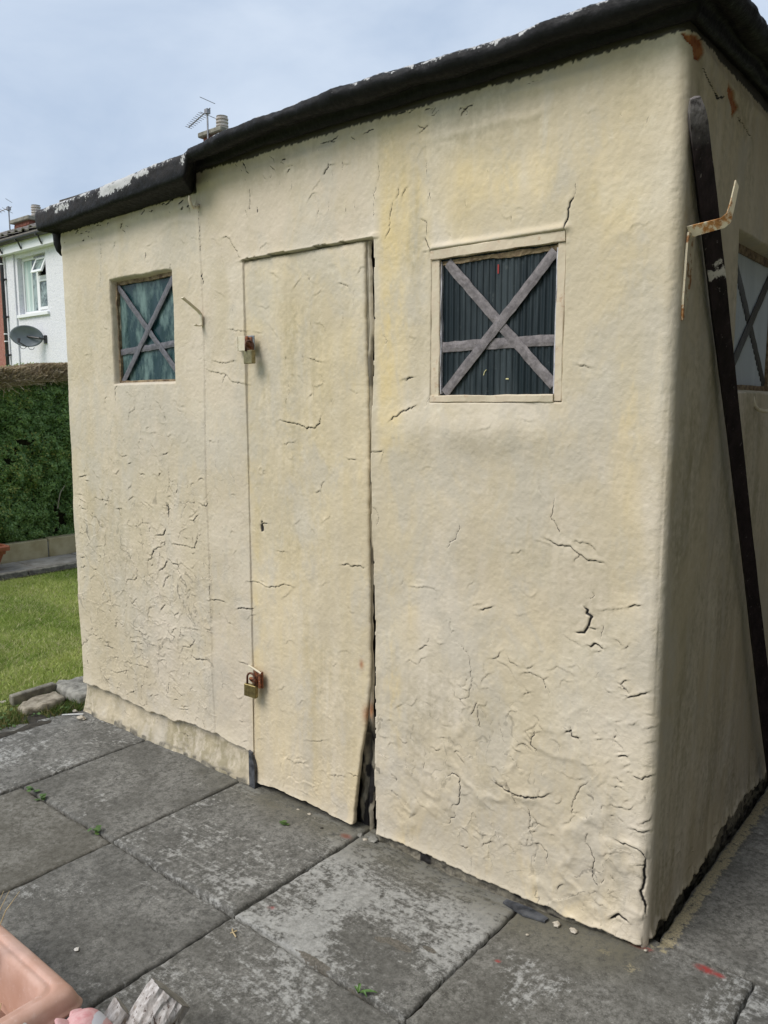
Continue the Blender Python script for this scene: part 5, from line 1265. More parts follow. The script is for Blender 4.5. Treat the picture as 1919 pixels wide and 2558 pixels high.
# ---------------------------------------------------------------- weedy corner: stones, edging, weeds
def rock(name, P, h, seed, mat, label, cat='stone', z0=-.03, group=None, amp=.012):
    """flat stone with outline P and uneven rounded top"""
    P = np.array(P, float); c = P.mean(0); m = 5; n = 40
    ang = np.linspace(0, 2*np.pi, n, endpoint=False); d = P-c; pa = np.unwrap(np.arctan2(d[:, 1], d[:, 0])); o = np.argsort(np.mod(pa, 2*np.pi)); pa = np.mod(pa, 2*np.pi)[o]; q = d[o]
    qq = np.concatenate([q[-1:], q, q[:1]]); aa = np.concatenate([pa[-1:]-2*np.pi, pa, pa[:1]+2*np.pi])
    ox = np.interp(ang, aa, qq[:, 0]); oy = np.interp(ang, aa, qq[:, 1])
    V = []; rings = [(1.0, 0), (1.02, .45), (.985, .8), (.93, .96), (.72, 1.0), (.45, 1.02), (.2, 1.0)]
    for s_, t in rings:
        x = c[0]+ox*s_; y = c[1]+oy*s_; nz = fbm(x*22, y*22, 4, seed); x = x+.006*fbm(x*40, y*40+t*3, 3, seed+1); y = y+.006*fbm(x*40+5, y*40+t*3, 3, seed+2)
        V.append(np.stack([x, y, z0+h*t+(amp if t > .3 else 0)*nz+0*x], -1))
    V = np.concatenate(V); F = []
    nr = len(rings)
    for i in range(nr-1):
        for k in range(n): F.append((i*n+k, i*n+(k+1) % n, (i+1)*n+(k+1) % n, (i+1)*n+k))
    F.append(tuple((nr-1)*n+k for k in range(n))); 
    ob = mesh_obj(name, V.tolist(), F, mat, None, True, loc=(c[0], c[1], z0)); tag(ob, label, cat, group); return ob
M_STONE = simple('rough_sandstone', (0.17, 0.145, 0.105), (0.36, 0.32, 0.25), 22, 0.9, 0, 0.8, 60, 0.008)
M_GREYST = simple('grey_stone', (0.12, 0.115, 0.10), (0.34, 0.33, 0.29), 16, 0.9, 0, 0.9, 50, 0.01)
rock('flat_stone', [(-3.13, -.235), (-3.20, -.10), (-3.175, -.01), (-3.07, -.01), (-3.02, -.10), (-3.05, -.235)], .035, 3, M_STONE, 'flat brown sandstone lying among weeds in front of the edging kerb', z0=-.025)
rock('rubble_stone', [(-3.24, .02), (-3.23, .20), (-3.05, .20), (-2.95, .10), (-2.97, .01), (-3.10, .0)], .055, 5, M_GREYST, 'pale grey rough stone wedged against the left corner of the shed', z0=-.02, amp=.02)
kb = MB(); kb.bbox(-3.235, -3.195, -.228, .012, -.06, .040, .005); ko = kb.obj('edging_kerb', M_EDGE, None, False, (-3.215, -.11, -.06)); tag(ko, 'short grey concrete kerb tilted at the edge of the lawn', 'kerb'); ko.rotation_euler = (0, 0, math.radians(3))
rock('pebble', [(-3.285, -.255), (-3.27, -.225), (-3.25, -.235), (-3.262, -.262)], .030, 7, simple('pale_pebble', (.42, .38, .33), (.55, .50, .45), 30), 'round pale pebble on the lawn edge left of the kerb', 'pebble', amp=.004)
# weeds: short grass and small round leaves on soil
M_WEED = mat_blade('weed_leaf', (0.045, 0.095, 0.016), (0.12, 0.16, 0.03), (0.25, 0.20, 0.08))
bedx, bedy = np.meshgrid(np.linspace(-3.32, -2.88, 40), np.linspace(-1.2, .34, 90))
structure(np_obj('soil_bed', np.stack([bedx, bedy, -.035+.014*fbm(bedx*9, bedy*9, 3, 7)], -1), quads=grid_quads(90, 40), mat=M_SOIL, loc=(-3.1, -.3, -.03)))
n_ = 9000; x = rg.uniform(-3.32, -2.90, n_); y = rg.uniform(-1.1, .12, n_); dn = vnoise(x*9, y*9, 77); pe = cutf(y)
kk = (dn > .36) & (x < pe+.02) & ~((x > -3.20) & (x < -3.03) & (y > -.22) & (y < -.02) & (dn < .72)); x, y = x[kk], y[kk]
wd = blades('weeds', x, y, -.03+0*x, .012, .05, .0048, M_WEED, .3, 1.6); wd['kind'] = 'stuff'; wd['label'] = 'low weeds and grass in the gap between patio and lawn'
def round_leaves(cx, cy, cz, n, spread, r0, r1, rr):
    V = []; F = []; T = []
    for _ in range(n):
        px, py = cx+rr.normal(0, spread), cy+rr.normal(0, spread); pz = cz+rr.uniform(.004, .022); r = rr.uniform(r0, r1); a = rr.uniform(0, 6.28); t = rr.uniform(-.5, .5); b = len(V)
        for k in range(6):
            an = k/6*6.283; u, w = r*math.cos(an), r*math.sin(an)*.8; V.append((px+u*math.cos(a)-w*math.sin(a), py+u*math.sin(a)+w*math.cos(a), pz+u*t))
        F.append(tuple(range(b, b+6)))
    return V, F
rr = np.random.RandomState(9); V = []; F = []
for _ in range(46):
    cx, cy = rr.uniform(-3.28, -2.97), rr.uniform(-.75, .05)
    if -3.19 < cx < -3.03 and -.22 < cy < -.02: continue
    v, f = round_leaves(cx, cy, -.028, rr.randint(4, 9), .016, .006, .011, rr); F += [tuple(i+len(V) for i in q) for q in f]; V += v
M_CLOVER = simple('clover_green', (0.035, 0.085, 0.018), (0.09, 0.155, 0.035), 60, 0.6, 0, 0)
wc = mesh_obj('clover', V, F, M_CLOVER, None, False, (-3.1, -.3, -.03)); wc['kind'] = 'stuff'; wc['label'] = 'small round clover leaves among the weeds'
# single weeds in the joints
for (a, b, z, nn_, s_, lab) in ((-2.262, -.598, -.03, 5, .010, 'small pale green weed in the left joint beside the top left slab'), (-2.185, -.598, -.034, 6, .009, 'tiny weed in the slab joint just right of a pale green one'),
                          (-1.80, -.600, -.034, 8, .011, 'yellow green weed in the slab joint near a four slab crossing'), (-1.30, -.14, -.03, 4, .006, 'speck of moss in the joint under the door')):
    v, f = round_leaves(a, b, z, nn_, s_, .008, .015, rr); tag(mesh_obj('weed', v, f, M_CLOVER, None, False, (a, b, z)), lab, 'weed')
def dandelion(cx, cy, cz):
    V = []; F = []
    for (a, L, w, up) in ((.55, .050, .011, .010), (-.25, .038, .009, .02), (2.0, .022, .008, .016), (2.9, .020, .007, .01)):
        b = len(V); nseg = 5
        for k in range(nseg+1):
            t = k/nseg; ww = w*math.sin(math.pi*min(1, .12+.88*t))*.9+.0012; px, py = cx+math.cos(a)*L*t, cy+math.sin(a)*L*t; pz = cz+up*math.sin(math.pi*t*.8)+.004
            V.append((px-math.sin(a)*ww/2, py+math.cos(a)*ww/2, pz+.002)); V.append((px, py, pz)); V.append((px+math.sin(a)*ww/2, py-math.cos(a)*ww/2, pz+.002))
        for k in range(nseg):
            for q in (0, 1): F.append((b+k*3+q, b+k*3+q+1, b+k*3+q+4, b+k*3+q+3))
    return V, F
v, f = dandelion(-.535, -.602, -.032); tag(mesh_obj('weed', v, f, simple('dandelion_green', (.05, .12, .02), (.10, .19, .04), 60, .5, 0, 0), None, False, (-.535, -.602, -.032)), 'dandelion seedling in the joint in the foreground', 'weed')

# crumbs of plaster and paint
M_CRUMB = simple('plaster_crumb', (0.36, 0.32, 0.25), (0.55, 0.50, 0.42), 40, 0.9, 0, .5)
def crumb(x, y, z, r, seed, mat=M_CRUMB):
    q = random.Random(seed); V = []; F = []
    for i in range(4):
        ph = (i+.5)/4*math.pi
        for k in range(7):
            an = k/7*6.283; s_ = r*math.sin(ph)*(q.uniform(.7, 1.25)); V.append((x+s_*math.cos(an)*1.2, y+s_*math.sin(an), z+r*.55-r*.6*math.cos(ph)*q.uniform(.8, 1.1)))
    for i in range(3):
        for k in range(7): F.append((i*7+k, i*7+(k+1) % 7, i*7+7+(k+1) % 7, i*7+7+k))
    F += [tuple(range(7))[::-1], tuple(21+k for k in range(7))]
    return mesh_obj('plaster_crumb', V, F, mat, None, False, (x, y, z))
cr_l = 'small crumb of fallen plaster on the slab under the door'
for k, (a, b, r) in enumerate(((-1.345, -.025, .006), (-1.285, -.022, .0075), (-1.25, -.03, .004), (-1.40, -.02, .004), (-1.36, -.035, .003), (-1.47, -.02, .004), (-1.22, -.05, .003), (-1.18, -.02, .005), (-1.52, -.03, .003))):
    tag(crumb(a, b, -.034, r, k), cr_l, 'plaster crumb', 'crumbs of plaster fallen under the door')
tag(crumb(-1.040, -.012, -.036, .012, 21, M_GREYST), 'pale plaster lump in the gap at the foot of the rotten door post', 'plaster crumb')
tag(crumb(-.985, -.004, -.036, .017, 22, M_GREYST), 'larger grey lump below the right door jamb', 'plaster crumb')
tag(crumb(-1.010, -.022, -.036, .008, 24), 'cream flake of plaster between the two lumps at the door jamb', 'plaster crumb')
tag(crumb(-1.180, -.066, -.034, .007, 25, M_SOIL), 'dark clod of earth on the slab below the door', 'clod')
tag(crumb(-2.800, -.079, -.032, .020, 26), 'cream stone chip on the top left slab near the shed corner', 'stone chip')
tag(crumb(-2.91, -.050, -.030, .013, 27), 'small white chip beside weeds at the patio edge', 'stone chip')
mb = MB(); mb.strip([(-2.915, -.115, -.024), (-2.865, -.07, -.022), (-2.84, -.045, -.023)], (0.5, -.8, 0), .009, .004); tag(mb.obj('splinter', simple('white_plastic', (.6, .6, .58), (.7, .7, .68), 40), None, False, (-2.88, -.08, -.024)), 'thin white splinter lying at the patio edge', 'splinter')
tag(crumb(-1.265, -.98, -.031, .008, 28, simple('white_pebble', (.6, .58, .53), (.72, .70, .66), 40)), 'tiny white pebble alone on the dark slab behind the planter', 'pebble')
mb = MB(); mb.strip([(-.44, -.018, -.030), (-.36, -.026, -.026), (-.29, -.030, -.022)], (0.1, 1, 0), [.02, .045, .02], .006); tag(mb.obj('slate_sliver', M_SLATE, None, False, (-.36, -.02, -.03)), 'grey sliver of slate lying along the foot of the right wall', 'slate')
for k, (a, b, r, lab) in enumerate(((-.20, -.036, .010, 'cream paint flake on the ground at the wall foot near the front corner'), (-.255, -.034, .012, 'longer paint flake beside the slate at the wall foot'), (-.305, -.12, .004, 'white grain at the slab joint below the right wall'), (.0, -.005, .0045, 'white grain beside the red paint at the shed corner'))):
    tag(crumb(a, b, float(gz(np.array(a), np.array(b)))+.002, r, 40+k), lab, 'paint flake')
# dead twigs in the joint
mb = MB(); mb.tube([(-.995, -.64, -.03), (-.975, -.655, -.022), (-.955, -.66, -.026)], .0022, 5); mb.tube([(-.985, -.655, -.03), (-.968, -.645, -.02)], .0018, 5)
tag(mb.obj('dead_twig', simple('dry_straw', (.36, .28, .15), (.5, .40, .24), 40, .8, 0, 0), None, False, (-.98, -.65, -.03)), 'dry twig in a slab joint in the middle of the patio', 'twig')

# ================================================================ GARDEN WALL, PATH, HEDGE
M_BLOCK = simple('yellowed_stone_block', (0.30, 0.245, 0.125), (0.44, 0.38, 0.235), 6, 0.9, 0, 0.4, 90, 0.004)
M_PATH = simple('grey_paving', (0.22, 0.20, 0.165), (0.36, 0.335, 0.29), 9, 0.9, 0, 0.5, 70, 0.004)
GX = -6.66
gw = thing('garden_wall', 'low wall of yellowish stone blocks below the green hedge', 'wall', (GX-.06, 1.8, 0))
for yb in (-1.35, -.56, .232, 1.024, 1.817, 2.61, 3.4, 4.19):
    m_ = MB(); m_.bbox(GX-.14, GX+random.uniform(-.004, .004), yb+.006, yb+.786, -.04, .212+random.uniform(-.006, .006), .007); m_.obj('block', M_BLOCK, gw)
m_ = MB(); m_.box(GX-.13, GX-.012, -1.34, 4.95, -.04, .19); m_.obj('mortar', M_GREYST, gw)
path = structure(mesh_obj('garden_path', [(GX, -1.4, .004), (-6.10, -1.4, .004), (-6.10, 5.0, .004), (GX, 5.0, .004)], [(0, 1, 2, 3)], M_SOIL, None, False, (-6.4, 1, 0)))
for k in range(11):
    yb = -1.3+k*.555; m_ = MB(); m_.bbox(GX+.01, -6.225, yb+.006, yb+.549, -.03, .042+random.uniform(-.006, .006), .006); m_.obj('paving_stone', M_PATH, path)
for k in range(7):
    yb = -1.35+k*.90; m_ = MB(); m_.bbox(-6.215, -6.15+random.uniform(-.006, .006), yb+.004, yb+.894, -.05, .040+random.uniform(-.004, .006), .007); m_.obj('kerb_stone', M_EDGE, path)

M_LEAF = mat_blade('privet_leaf', (0.10, 0.20, 0.055), (0.30, 0.45, 0.14), (0.5, 0.52, 0.15))
for _n in M_LEAF.node_tree.nodes:
    if _n.type == 'BSDF_PRINCIPLED': _n.inputs['Roughness'].default_value = .33; _n.inputs['Specular IOR Level'].default_value = .5
M_TWIG = mat_blade('hedge_twig', (0.42, 0.35, 0.24), (0.70, 0.61, 0.46), (0.55, 0.43, 0.28))
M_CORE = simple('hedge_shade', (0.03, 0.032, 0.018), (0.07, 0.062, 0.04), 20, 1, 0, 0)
hedge = thing('hedge', 'tall clipped green privet hedge with a bare brown top', 'hedge', (GX-.5, 1.5, .05))
HY0, HY1, HX0 = -.9, 5.2, GX-.02
def htop(y): return 1.83+.10*sstep(1.2, 2.6, y)+.03*fbm(y*3, y*0, 3, 5)
def hface(y, z): return HX0+.09*fbm(y*2.2, z*2.2, 3, 15)+.05*fbm(y*7, z*7, 3, 16)-.10*sstep(1.6, 1.95, z)-.06*sstep(.5, .2, z)
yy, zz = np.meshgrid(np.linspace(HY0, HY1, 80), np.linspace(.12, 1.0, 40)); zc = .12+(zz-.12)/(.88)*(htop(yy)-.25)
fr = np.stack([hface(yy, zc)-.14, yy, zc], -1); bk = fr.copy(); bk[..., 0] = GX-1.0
np_obj('shade_core', np.concatenate([fr, bk[::-1]], 0), quads=grid_quads(80, 80), mat=M_CORE, parent=hedge)  # dark inner shell stands in for the shaded twig mass
def leaves(n, yA, yB):
    y = rg.uniform(yA, yB, n); z = rg.uniform(.17, 1.80, n); top = htop(y)
    bare = sstep(-.12, -.04, z-top+.10*fbm(y*4, z*4, 3, 25))            # the clipped brown zone near the top
    clump = fbm(y*11, z*11, 3, 35); hole = fbm(y*6, z*6, 3, 36)
    k = (rg.rand(n) > bare*.97) & (z < top-.02) & (hole > -.42); y, z, clump = y[k], z[k], clump[k]; n = len(y)
    x = hface(y, z)+.05*clump-rg.exponential(.022, n); s = rg.uniform(.011, .019, n)
    nrm = np.stack([np.abs(rg.normal(.75, .35, n)), rg.normal(0, .55, n), rg.normal(.45, .5, n)], -1); nrm /= np.linalg.norm(nrm, axis=1)[:, None]
    t = np.cross(nrm, rg.normal(0, 1, (n, 3))); t /= np.linalg.norm(t, axis=1)[:, None]; b = np.cross(nrm, t)
    c = np.stack([x, y, z], -1); S = s[:, None]
    V = np.stack([c-t*S, c+b*S*.5-t*S*.05+nrm*S*.12, c+t*S, c-b*S*.5-t*S*.05+nrm*S*.12], 1).reshape(-1, 3)
    tt = np.zeros((n, 4, 4)); tt[..., 0] = np.clip(.4+.5*clump+rg.normal(0, .25, n), 0, 1)[:, None]
    yel = (vnoise(y*3, z*3, 55) > .62) & (rg.rand(n) < .18); tt[..., 1] = (yel*rg.uniform(.4, 1, n))[:, None]; tt[..., 3] = 1
    return V, tt.reshape(-1, 4)
Va, ta = leaves(62000, .6, 2.7); Vb, tb = leaves(30000, HY0, .6); Vc, tc_ = leaves(26000, 2.7, HY1)
V = np.concatenate([Va, Vb, Vc]); T = np.concatenate([ta, tb, tc_])
lo = np_obj('leaves', V, quads=np.arange(len(V)), mat=M_LEAF, parent=hedge, attrs={'tint': T}, smooth=False); lo['kind'] = 'stuff'
def twigs(n):
    y = np.concatenate([rg.uniform(.8, 2.6, n*2//3), rg.uniform(HY0, HY1, n-n*2//3)]); top = htop(y); z = top-rg.uniform(.01, .17, n); x = hface(y, z)+.05-rg.exponential(.022, n)
    L = rg.uniform(.05, .14, n); d = np.stack([rg.normal(.35, .5, n), rg.normal(0, .6, n), rg.normal(.75, .5, n)], -1); d /= np.linalg.norm(d, axis=1)[:, None]
    w = rg.uniform(.0018, .0042, n); s1 = np.cross(d, [1, .3, .2]); s1 /= np.linalg.norm(s1, axis=1)[:, None]; s2 = np.cross(d, s1)
    c = np.stack([x, y, z], -1); e = c+d*L[:, None]; over = np.maximum(e[:, 2]-top-.01, 0); e[:, 2] -= over
    V = []; 
    for k in range(3):
        an = k*2.094; o = (s1*math.cos(an)+s2*math.sin(an))*w[:, None]; V += [c+o, e+o*.6]
    V = np.stack(V, 1).reshape(-1, 3); b = np.arange(n)[:, None]*6
    Q = np.stack([b+np.array([0, 2, 3, 1]), b+np.array([2, 4, 5, 3]), b+np.array([4, 0, 1, 5])], 1).reshape(-1, 4)
    t = np.zeros((n, 6, 4)); t[..., 0] = rg.rand(n)[:, None]; t[..., 1] = (rg.rand(n)*.6)[:, None]; t[..., 3] = 1
    return V, Q, t.reshape(-1, 4)
v, q, t = twigs(22000); tw = np_obj('twigs', v, quads=q, mat=M_TWIG, parent=hedge, attrs={'tint': t}, smooth=False); tw['kind'] = 'stuff'
# thin green regrowth on the very top
n_ = 3000; y = rg.uniform(HY0, HY1, n_); x = GX-rg.uniform(.08, .9, n_); z = htop(y)+rg.uniform(-.02, .03, n_)*(vnoise(y*6, x*6, 3)+.3); V = []
a = rg.uniform(0, 6.28, n_); s = rg.uniform(.009, .016, n_); t1 = np.stack([np.cos(a), np.sin(a), rg.normal(0, .4, n_)], -1)*s[:, None]; t2 = np.stack([-np.sin(a)*.5, np.cos(a)*.5, rg.normal(0, .4, n_)], -1)*s[:, None]; c = np.stack([x, y, z], -1)
V = np.stack([c-t1, c+t2, c+t1, c-t2], 1).reshape(-1, 3); T = np.zeros((n_*4, 4)); T[:, 0] = np.repeat(rg.rand(n_), 4); T[:, 1] = np.repeat((rg.rand(n_) < .5)*.8, 4)
tp = np_obj('top_shoots', V, quads=np.arange(len(V)), mat=M_LEAF, parent=hedge, attrs={'tint': T}, smooth=False); tp['kind'] = 'stuff'
m_ = MB()
for k in range(9): yk = HY0+.3+k*.62; m_ = MB(); m_.tube([(GX-.25, yk, .0), (GX-.22, yk+.03, .25), (GX-.2, yk-.02, .7)], [.016, .012, .007], 6); m_.obj('stem', M_STONE, hedge)
m_ = MB(); m_.tube([(GX+.0, 1.93, .50), (GX+.02, 1.94, .60), (GX+.015, 1.96, .66), (GX-.02, 2.03, .72)], [.007, .006, .005, .004], 6)
m_.obj('stem', M_STONE, hedge)
# terracotta pot on the path
def mat_plastic(name, c0, c1, rough=.55):
    m = NT(name, rough, 0, .4); f = m.noise(14, 5, .6); c = m.mix(m.ramp(f, .3, .7), c0, c1)
    c = m.mix(m.math('MULTIPLY', m.ramp(m.noise(70, 5, .7), .58, .74), .35), c, tuple(min(.9, v*1.3+.05) for v in c0)); m.color(c)
    m.set('Normal', m.bump(m.noise(160, 4, .6), .15, .001)); return m.m
M_TERRA = mat_plastic('terracotta_plastic', (0.27, 0.080, 0.038), (0.36, 0.125, 0.065))
def loft(m, secs):
    b = len(m.v); n = len(secs[0])
    for s in secs: m.v += [tuple(p) for p in s]
    for i in range(len(secs)-1):
        for k in range(n): m.f.append((b+i*n+k, b+i*n+(k+1) % n, b+(i+1)*n+(k+1) % n, b+(i+1)*n+k))
def rrect(x0, x1, y0, y1, z, r, n=5):
    out = []
    for cx, cy, a0 in ((x1-r, y1-r, 0), (x0+r, y1-r, 90), (x0+r, y0+r, 180), (x1-r, y0+r, 270)):
        for k in range(n+1): a = math.radians(a0+90*k/n); out.append((cx+r*math.cos(a), cy+r*math.sin(a), z))
    return out
gp = thing('flower_pot', 'square terracotta pot with a thick rim standing on the path by the hedge', 'pot', (-6.42, 1.04, .03))
m_ = MB(); X0, X1, Y0, Y1 = -6.56, -6.27, .89, 1.22
def sq(e, z, r=.02): return rrect(X0-e, X1+e, Y0-e, Y1+e, z, r)
loft(m_, [sq(-.06, .035), sq(-.012, .195), sq(.0, .195), sq(.004, .225), sq(.028, .228), sq(.030, .262), sq(.022, .272), sq(-.006, .272), sq(-.012, .20), sq(-.03, .16)]); m_.f.append(tuple(range(24))[::-1])
m_.obj('pot_body', M_TERRA, gp)
m_ = MB(); m_.add(rrect(X0+.02, X1-.02, Y0+.02, Y1-.02, .215, .02), [tuple(range(24))]); m_.obj('soil', M_SOIL, gp)

# ================================================================ HOUSES
def mat_dash(name, c0, c1, c2):
    m = NT(name, 0.9, 0, .3); v = m.noise(9, 7, .75); w = m.noise(26, 4, .7)
    c = m.mix(m.ramp(v, .35, .65), c0, c1); c = m.mix(m.math('MULTIPLY', m.ramp(w, .52, .66), .7), c, c2); m.color(c)
    m.set('Normal', m.bump(w, .7, .02)); return m.m
M_DASH = mat_dash('white_pebbledash', (0.76, 0.755, 0.79), (0.70, 0.70, 0.75), (0.52, 0.52, 0.58))
M_REDDASH = mat_dash('red_pebbledash', (0.30, 0.115, 0.09), (0.36, 0.16, 0.125), (0.42, 0.30, 0.26))
M_UPVC = simple('white_upvc', (.78, .79, .80), (.82, .82, .83), 5, .35, 0, 0)
M_BLACKP = simple('black_gutter', (.014, .014, .016), (.035, .035, .038), 20, .45, 0, .1)
M_ROOFT = simple('concrete_tile', (.125, .112, .100), (.22, .20, .18), 5, .9, 0, .4, 30, .01)
M_BRICK = simple('chimney_brick', (.17, .055, .038), (.26, .095, .065), 8, .9, 0, .5, 40, .01)
M_CEM = simple('cement_cap', (.15, .14, .115), (.28, .265, .22), 8, .9, 0, .5)
M_POT = simple('pale_chimney_pot', (.42, .38, .35), (.55, .50, .47), 6, .8, 0, .2)
M_ALU = simple('aerial_metal', (.20, .20, .22), (.34, .34, .36), 10, .5, .3, 0)
M_DISH = simple('grey_dish', (.125, .145, .16), (.165, .185, .20), 6, .5, 0, 0)
def mat_hglass():
    m = NT('house_window_glass', .06, 0, .5); f = m.noise(3.2, 6, .7); c = m.mix(m.ramp(f, .42, .62), (.045, .06, .065), (.30, .37, .36)); m.color(c); return m.m
M_HGLASS = mat_hglass()
def mat_curtain():
    m = NT('net_curtain', .8); m.color(m.mix(m.ramp(m.noise(6, 3, .5, m.tc((4, 1, .1))), .35, .65), (.36, .47, .45), (.66, .72, .70))); return m.m
M_CURT = mat_curtain()
HYF = 6.651
def house(name, label, x0, x1, mat, hole=None):
    t = thing(name, label, 'house', ((x0+x1)/2, HYF+4, -.1))
    w = MB(); y0, y1, z0, z1 = HYF, HYF+.30, -.1, 4.90
    if hole:
        a, b, c, d = hole
        w.box(x0, a, y0, y1, z0, z1); w.box(b, x1, y0, y1, z0, z1); w.box(a, b, y0, y1, z0, c); w.box(a, b, y0, y1, d, z1)
    else: w.box(x0, x1, y0, y1, z0, z1)
    w.box(x0, x0+.2, y1, HYF+8, z0, z1); w.box(x1-.2, x1, y1, HYF+8, z0, z1); w.box(x0+.2, x1-.2, HYF+7.8, HYF+8, z0, z1)
    w.obj('wall', mat, t)
    return t
hA = house('house', 'white pebble dashed house with an upstairs window and black downpipe above the hedge', -17.24, -11.4, M_DASH, (-16.60, -15.40, 3.40, 4.65))
hB = house('house', 'red pebble dashed house at the left edge with a brick chimney behind its roof', -26.0, -17.26, M_REDDASH)
def roof_for(t, x0, x1, tiles):
    zr, ze = 6.86, 5.02; yr, ye = HYF+4.0, HYF-.28
    m_ = MB(); m_.add([(x0, ye, ze), (x1, ye, ze), (x1, yr, zr), (x0, yr, zr), (x1, 2*yr-ye, ze), (x0, 2*yr-ye, ze), (x0, ye, ze-.04), (x1, ye, ze-.04), (x1, 2*yr-ye, ze-.04), (x0, 2*yr-ye, ze-.04)],
                      [(0, 1, 2, 3), (3, 2, 4, 5), (6, 9, 8, 7), (0, 6, 7, 1), (4, 8, 9, 5)])
    rf = m_.obj('roof', M_ROOFT, t)
    # rolled tiles in courses on the near slope
    dz = (zr-ze)/(yr-ye); L = math.hypot(yr-ye, zr-ze); nc = 13
    tw_, tl = .30, L/nc; V = []; n = 9
    for j, (s, lift) in enumerate(((0, .052), (1.10, .014))):
        for i in range(n+1):
            u = i/n; roll = .055*max(0, math.sin(math.pi*min(1, u*1.6)))**1.0 if u < .62 else 0.0
            V.append((u*tw_*1.02, s*tl, lift+roll))
    for i in range(n+1): V.append((V[i][0], 0, V[i][2]-.03))
    F = [(i, i+1, n+2+i, n+1+i) for i in range(n)]+[(2*n+2+i, 2*n+3+i, i+1, i) for i in range(n)]
    me = bpy.data.meshes.new('roof_tile'); me.from_pydata(V, [], F); me.update(); me.materials.append(M_ROOFT)
    ang = math.atan2(zr-ze, yr-ye); off = Vector(t.location)
    for c in range(nc):
        for k in range(tiles[0], tiles[1]):
            xk = x0+k*tw_
            if xk+tw_ > x1+.01: break
            o = bpy.data.objects.new('roof_tile', me); COL.objects.link(o); o.parent = rf
            o.location = Vector((xk, ye+c*tl*math.cos(ang), ze+c*tl*math.sin(ang)+.004*((c*7+k*3) % 5)))-off; o.rotation_euler = (ang, 0, 0)
    m_ = MB(); m_.tube([(x0, yr, zr+.03), (x1, yr, zr+.03)], .12, 10); m_.obj('ridge', M_ROOFT, t)
    return rf
roof_for(hA, -17.25, -11.2, (0, 20)); roof_for(hB, -26.2, -17.25, (9, 30))
def eaves(t, x0, x1):
    m_ = MB(); m_.box(x0, x1, HYF-.16, HYF-.002, 4.74, 4.93); m_.obj('fascia_board', M_UPVC, t)
    m_ = MB(); n = 8; V = []
    for x in (x0, x1):
        for k in range(n+1): a = math.pi*k/n; V.append((x, HYF-.235-.062*math.cos(a), 4.985-.075*math.sin(a)))
        for k in range(n+1): a = math.pi*(1-k/n); V.append((x, HYF-.235-.055*math.cos(a), 4.985-.065*math.sin(a)))
    k2 = 2*(n+1); m_.add(V, [(k, (k+1) % k2, k2+(k+1) % k2, k2+k) for k in range(k2)]+[tuple(range(k2))[::-1], tuple(range(k2, 2*k2))]); m_.obj('gutter', M_BLACKP, t)
    x = x1-.4
    while x > x0:
        b_ = MB(); b_.strip([(x, HYF-.168, 4.76), (x, HYF-.185, 4.80), (x, HYF-.235, 4.90), (x, HYF-.30, 4.93)], (1, 0, 0), .035, .02); b_.obj('gutter_bracket', M_BLACKP, t); x -= .85
eaves(hA, -17.2, -11.4); eaves(hB, -26, -17.3)
# window of the white house
yw = HYF+.10
fr_ = MB(); A, B, C, D_ = -16.60, -15.40, 3.46, 4.65; f_ = .062
fr_.bbox(A, A+f_, yw, yw+.07, C, D_, .006); fr_.bbox(B-f_, B, yw, yw+.07, C, D_, .006); fr_.bbox(A+f_, B-f_, yw, yw+.07, C, C+f_, .006); fr_.bbox(A+f_, B-f_, yw, yw+.07, D_-f_, D_, .006)
fr_.bbox(-15.99, -15.91, yw-.004, yw+.066, C+f_, D_-f_, .006); fr_.bbox(-15.91, B-f_, yw-.002, yw+.068, 4.16, 4.23, .006)
wn = fr_.obj('window', M_UPVC, hA); wn['label'] = 'white plastic window with its small top sash tilted open'
m_ = MB(); m_.box(A+f_, -15.99, yw+.03, yw+.036, C+f_, D_-f_); m_.obj('pane', M_HGLASS, wn)
m_ = MB(); m_.bbox(-15.905, B-f_, yw-.02, yw+.03, C+f_, C+f_+.06, .004); m_.bbox(-15.905, -15.845, yw-.02, yw+.03, C+f_+.06, 4.10, .004); m_.bbox(B-f_-.06, B-f_, yw-.02, yw+.03, C+f_+.06, 4.10, .004); m_.bbox(-15.905, B-f_, yw-.02, yw+.03, 4.10, 4.155, .004); m_.obj('casement', M_UPVC, wn)
m_ = MB(); m_.box(-15.845, B-f_-.06, yw+.0, yw+.006, C+f_+.06, 4.10); m_.obj('pane', M_HGLASS, wn)
# top hung sash, open
sa = MB(); ca = math.radians(24); piv = Vector((0, yw-.01, D_-f_))
def rot(p): 
    v = Vector(p)-piv; return (p[0], piv.y+v.y*math.cos(ca)+v.z*math.sin(ca), piv.z-v.y*math.sin(ca)*0.3+v.z*math.cos(ca))
for bx in ((-15.905, B-f_, yw-.04, yw+.005, 4.235, 4.29), (-15.905, B-f_, yw-.04, yw+.005, D_-f_-.055, D_-f_), (-15.905, -15.85, yw-.04, yw+.005, 4.29, D_-f_-.055), (B-f_-.055, B-f_, yw-.04, yw+.005, 4.29, D_-f_-.055)):
    q_ = MB(); q_.bbox(*bx, .004); sa.add([rot(p) for p in q_.v], q_.f)
sa.obj('open_sash', M_UPVC, wn)
q_ = MB(); q_.box(-15.85, B-f_-.055, yw-.02, yw-.014, 4.29, D_-f_-.055); g_ = MB(); g_.add([rot(p) for p in q_.v], q_.f); g_.obj('pane', M_HGLASS, wn)
m_ = MB(); m_.bbox(-16.66, -15.34, HYF-.05, HYF+.17, 3.385, 3.455, .008); m_.obj('window_sill', M_UPVC, wn)
nx_ = 60; X = np.linspace(A+.07, -16.02, nx_); X2, Z2 = np.meshgrid(X, [C+.07, D_-.07]); Yc = yw+.0245+.004*np.sin(X2*62)*1.0
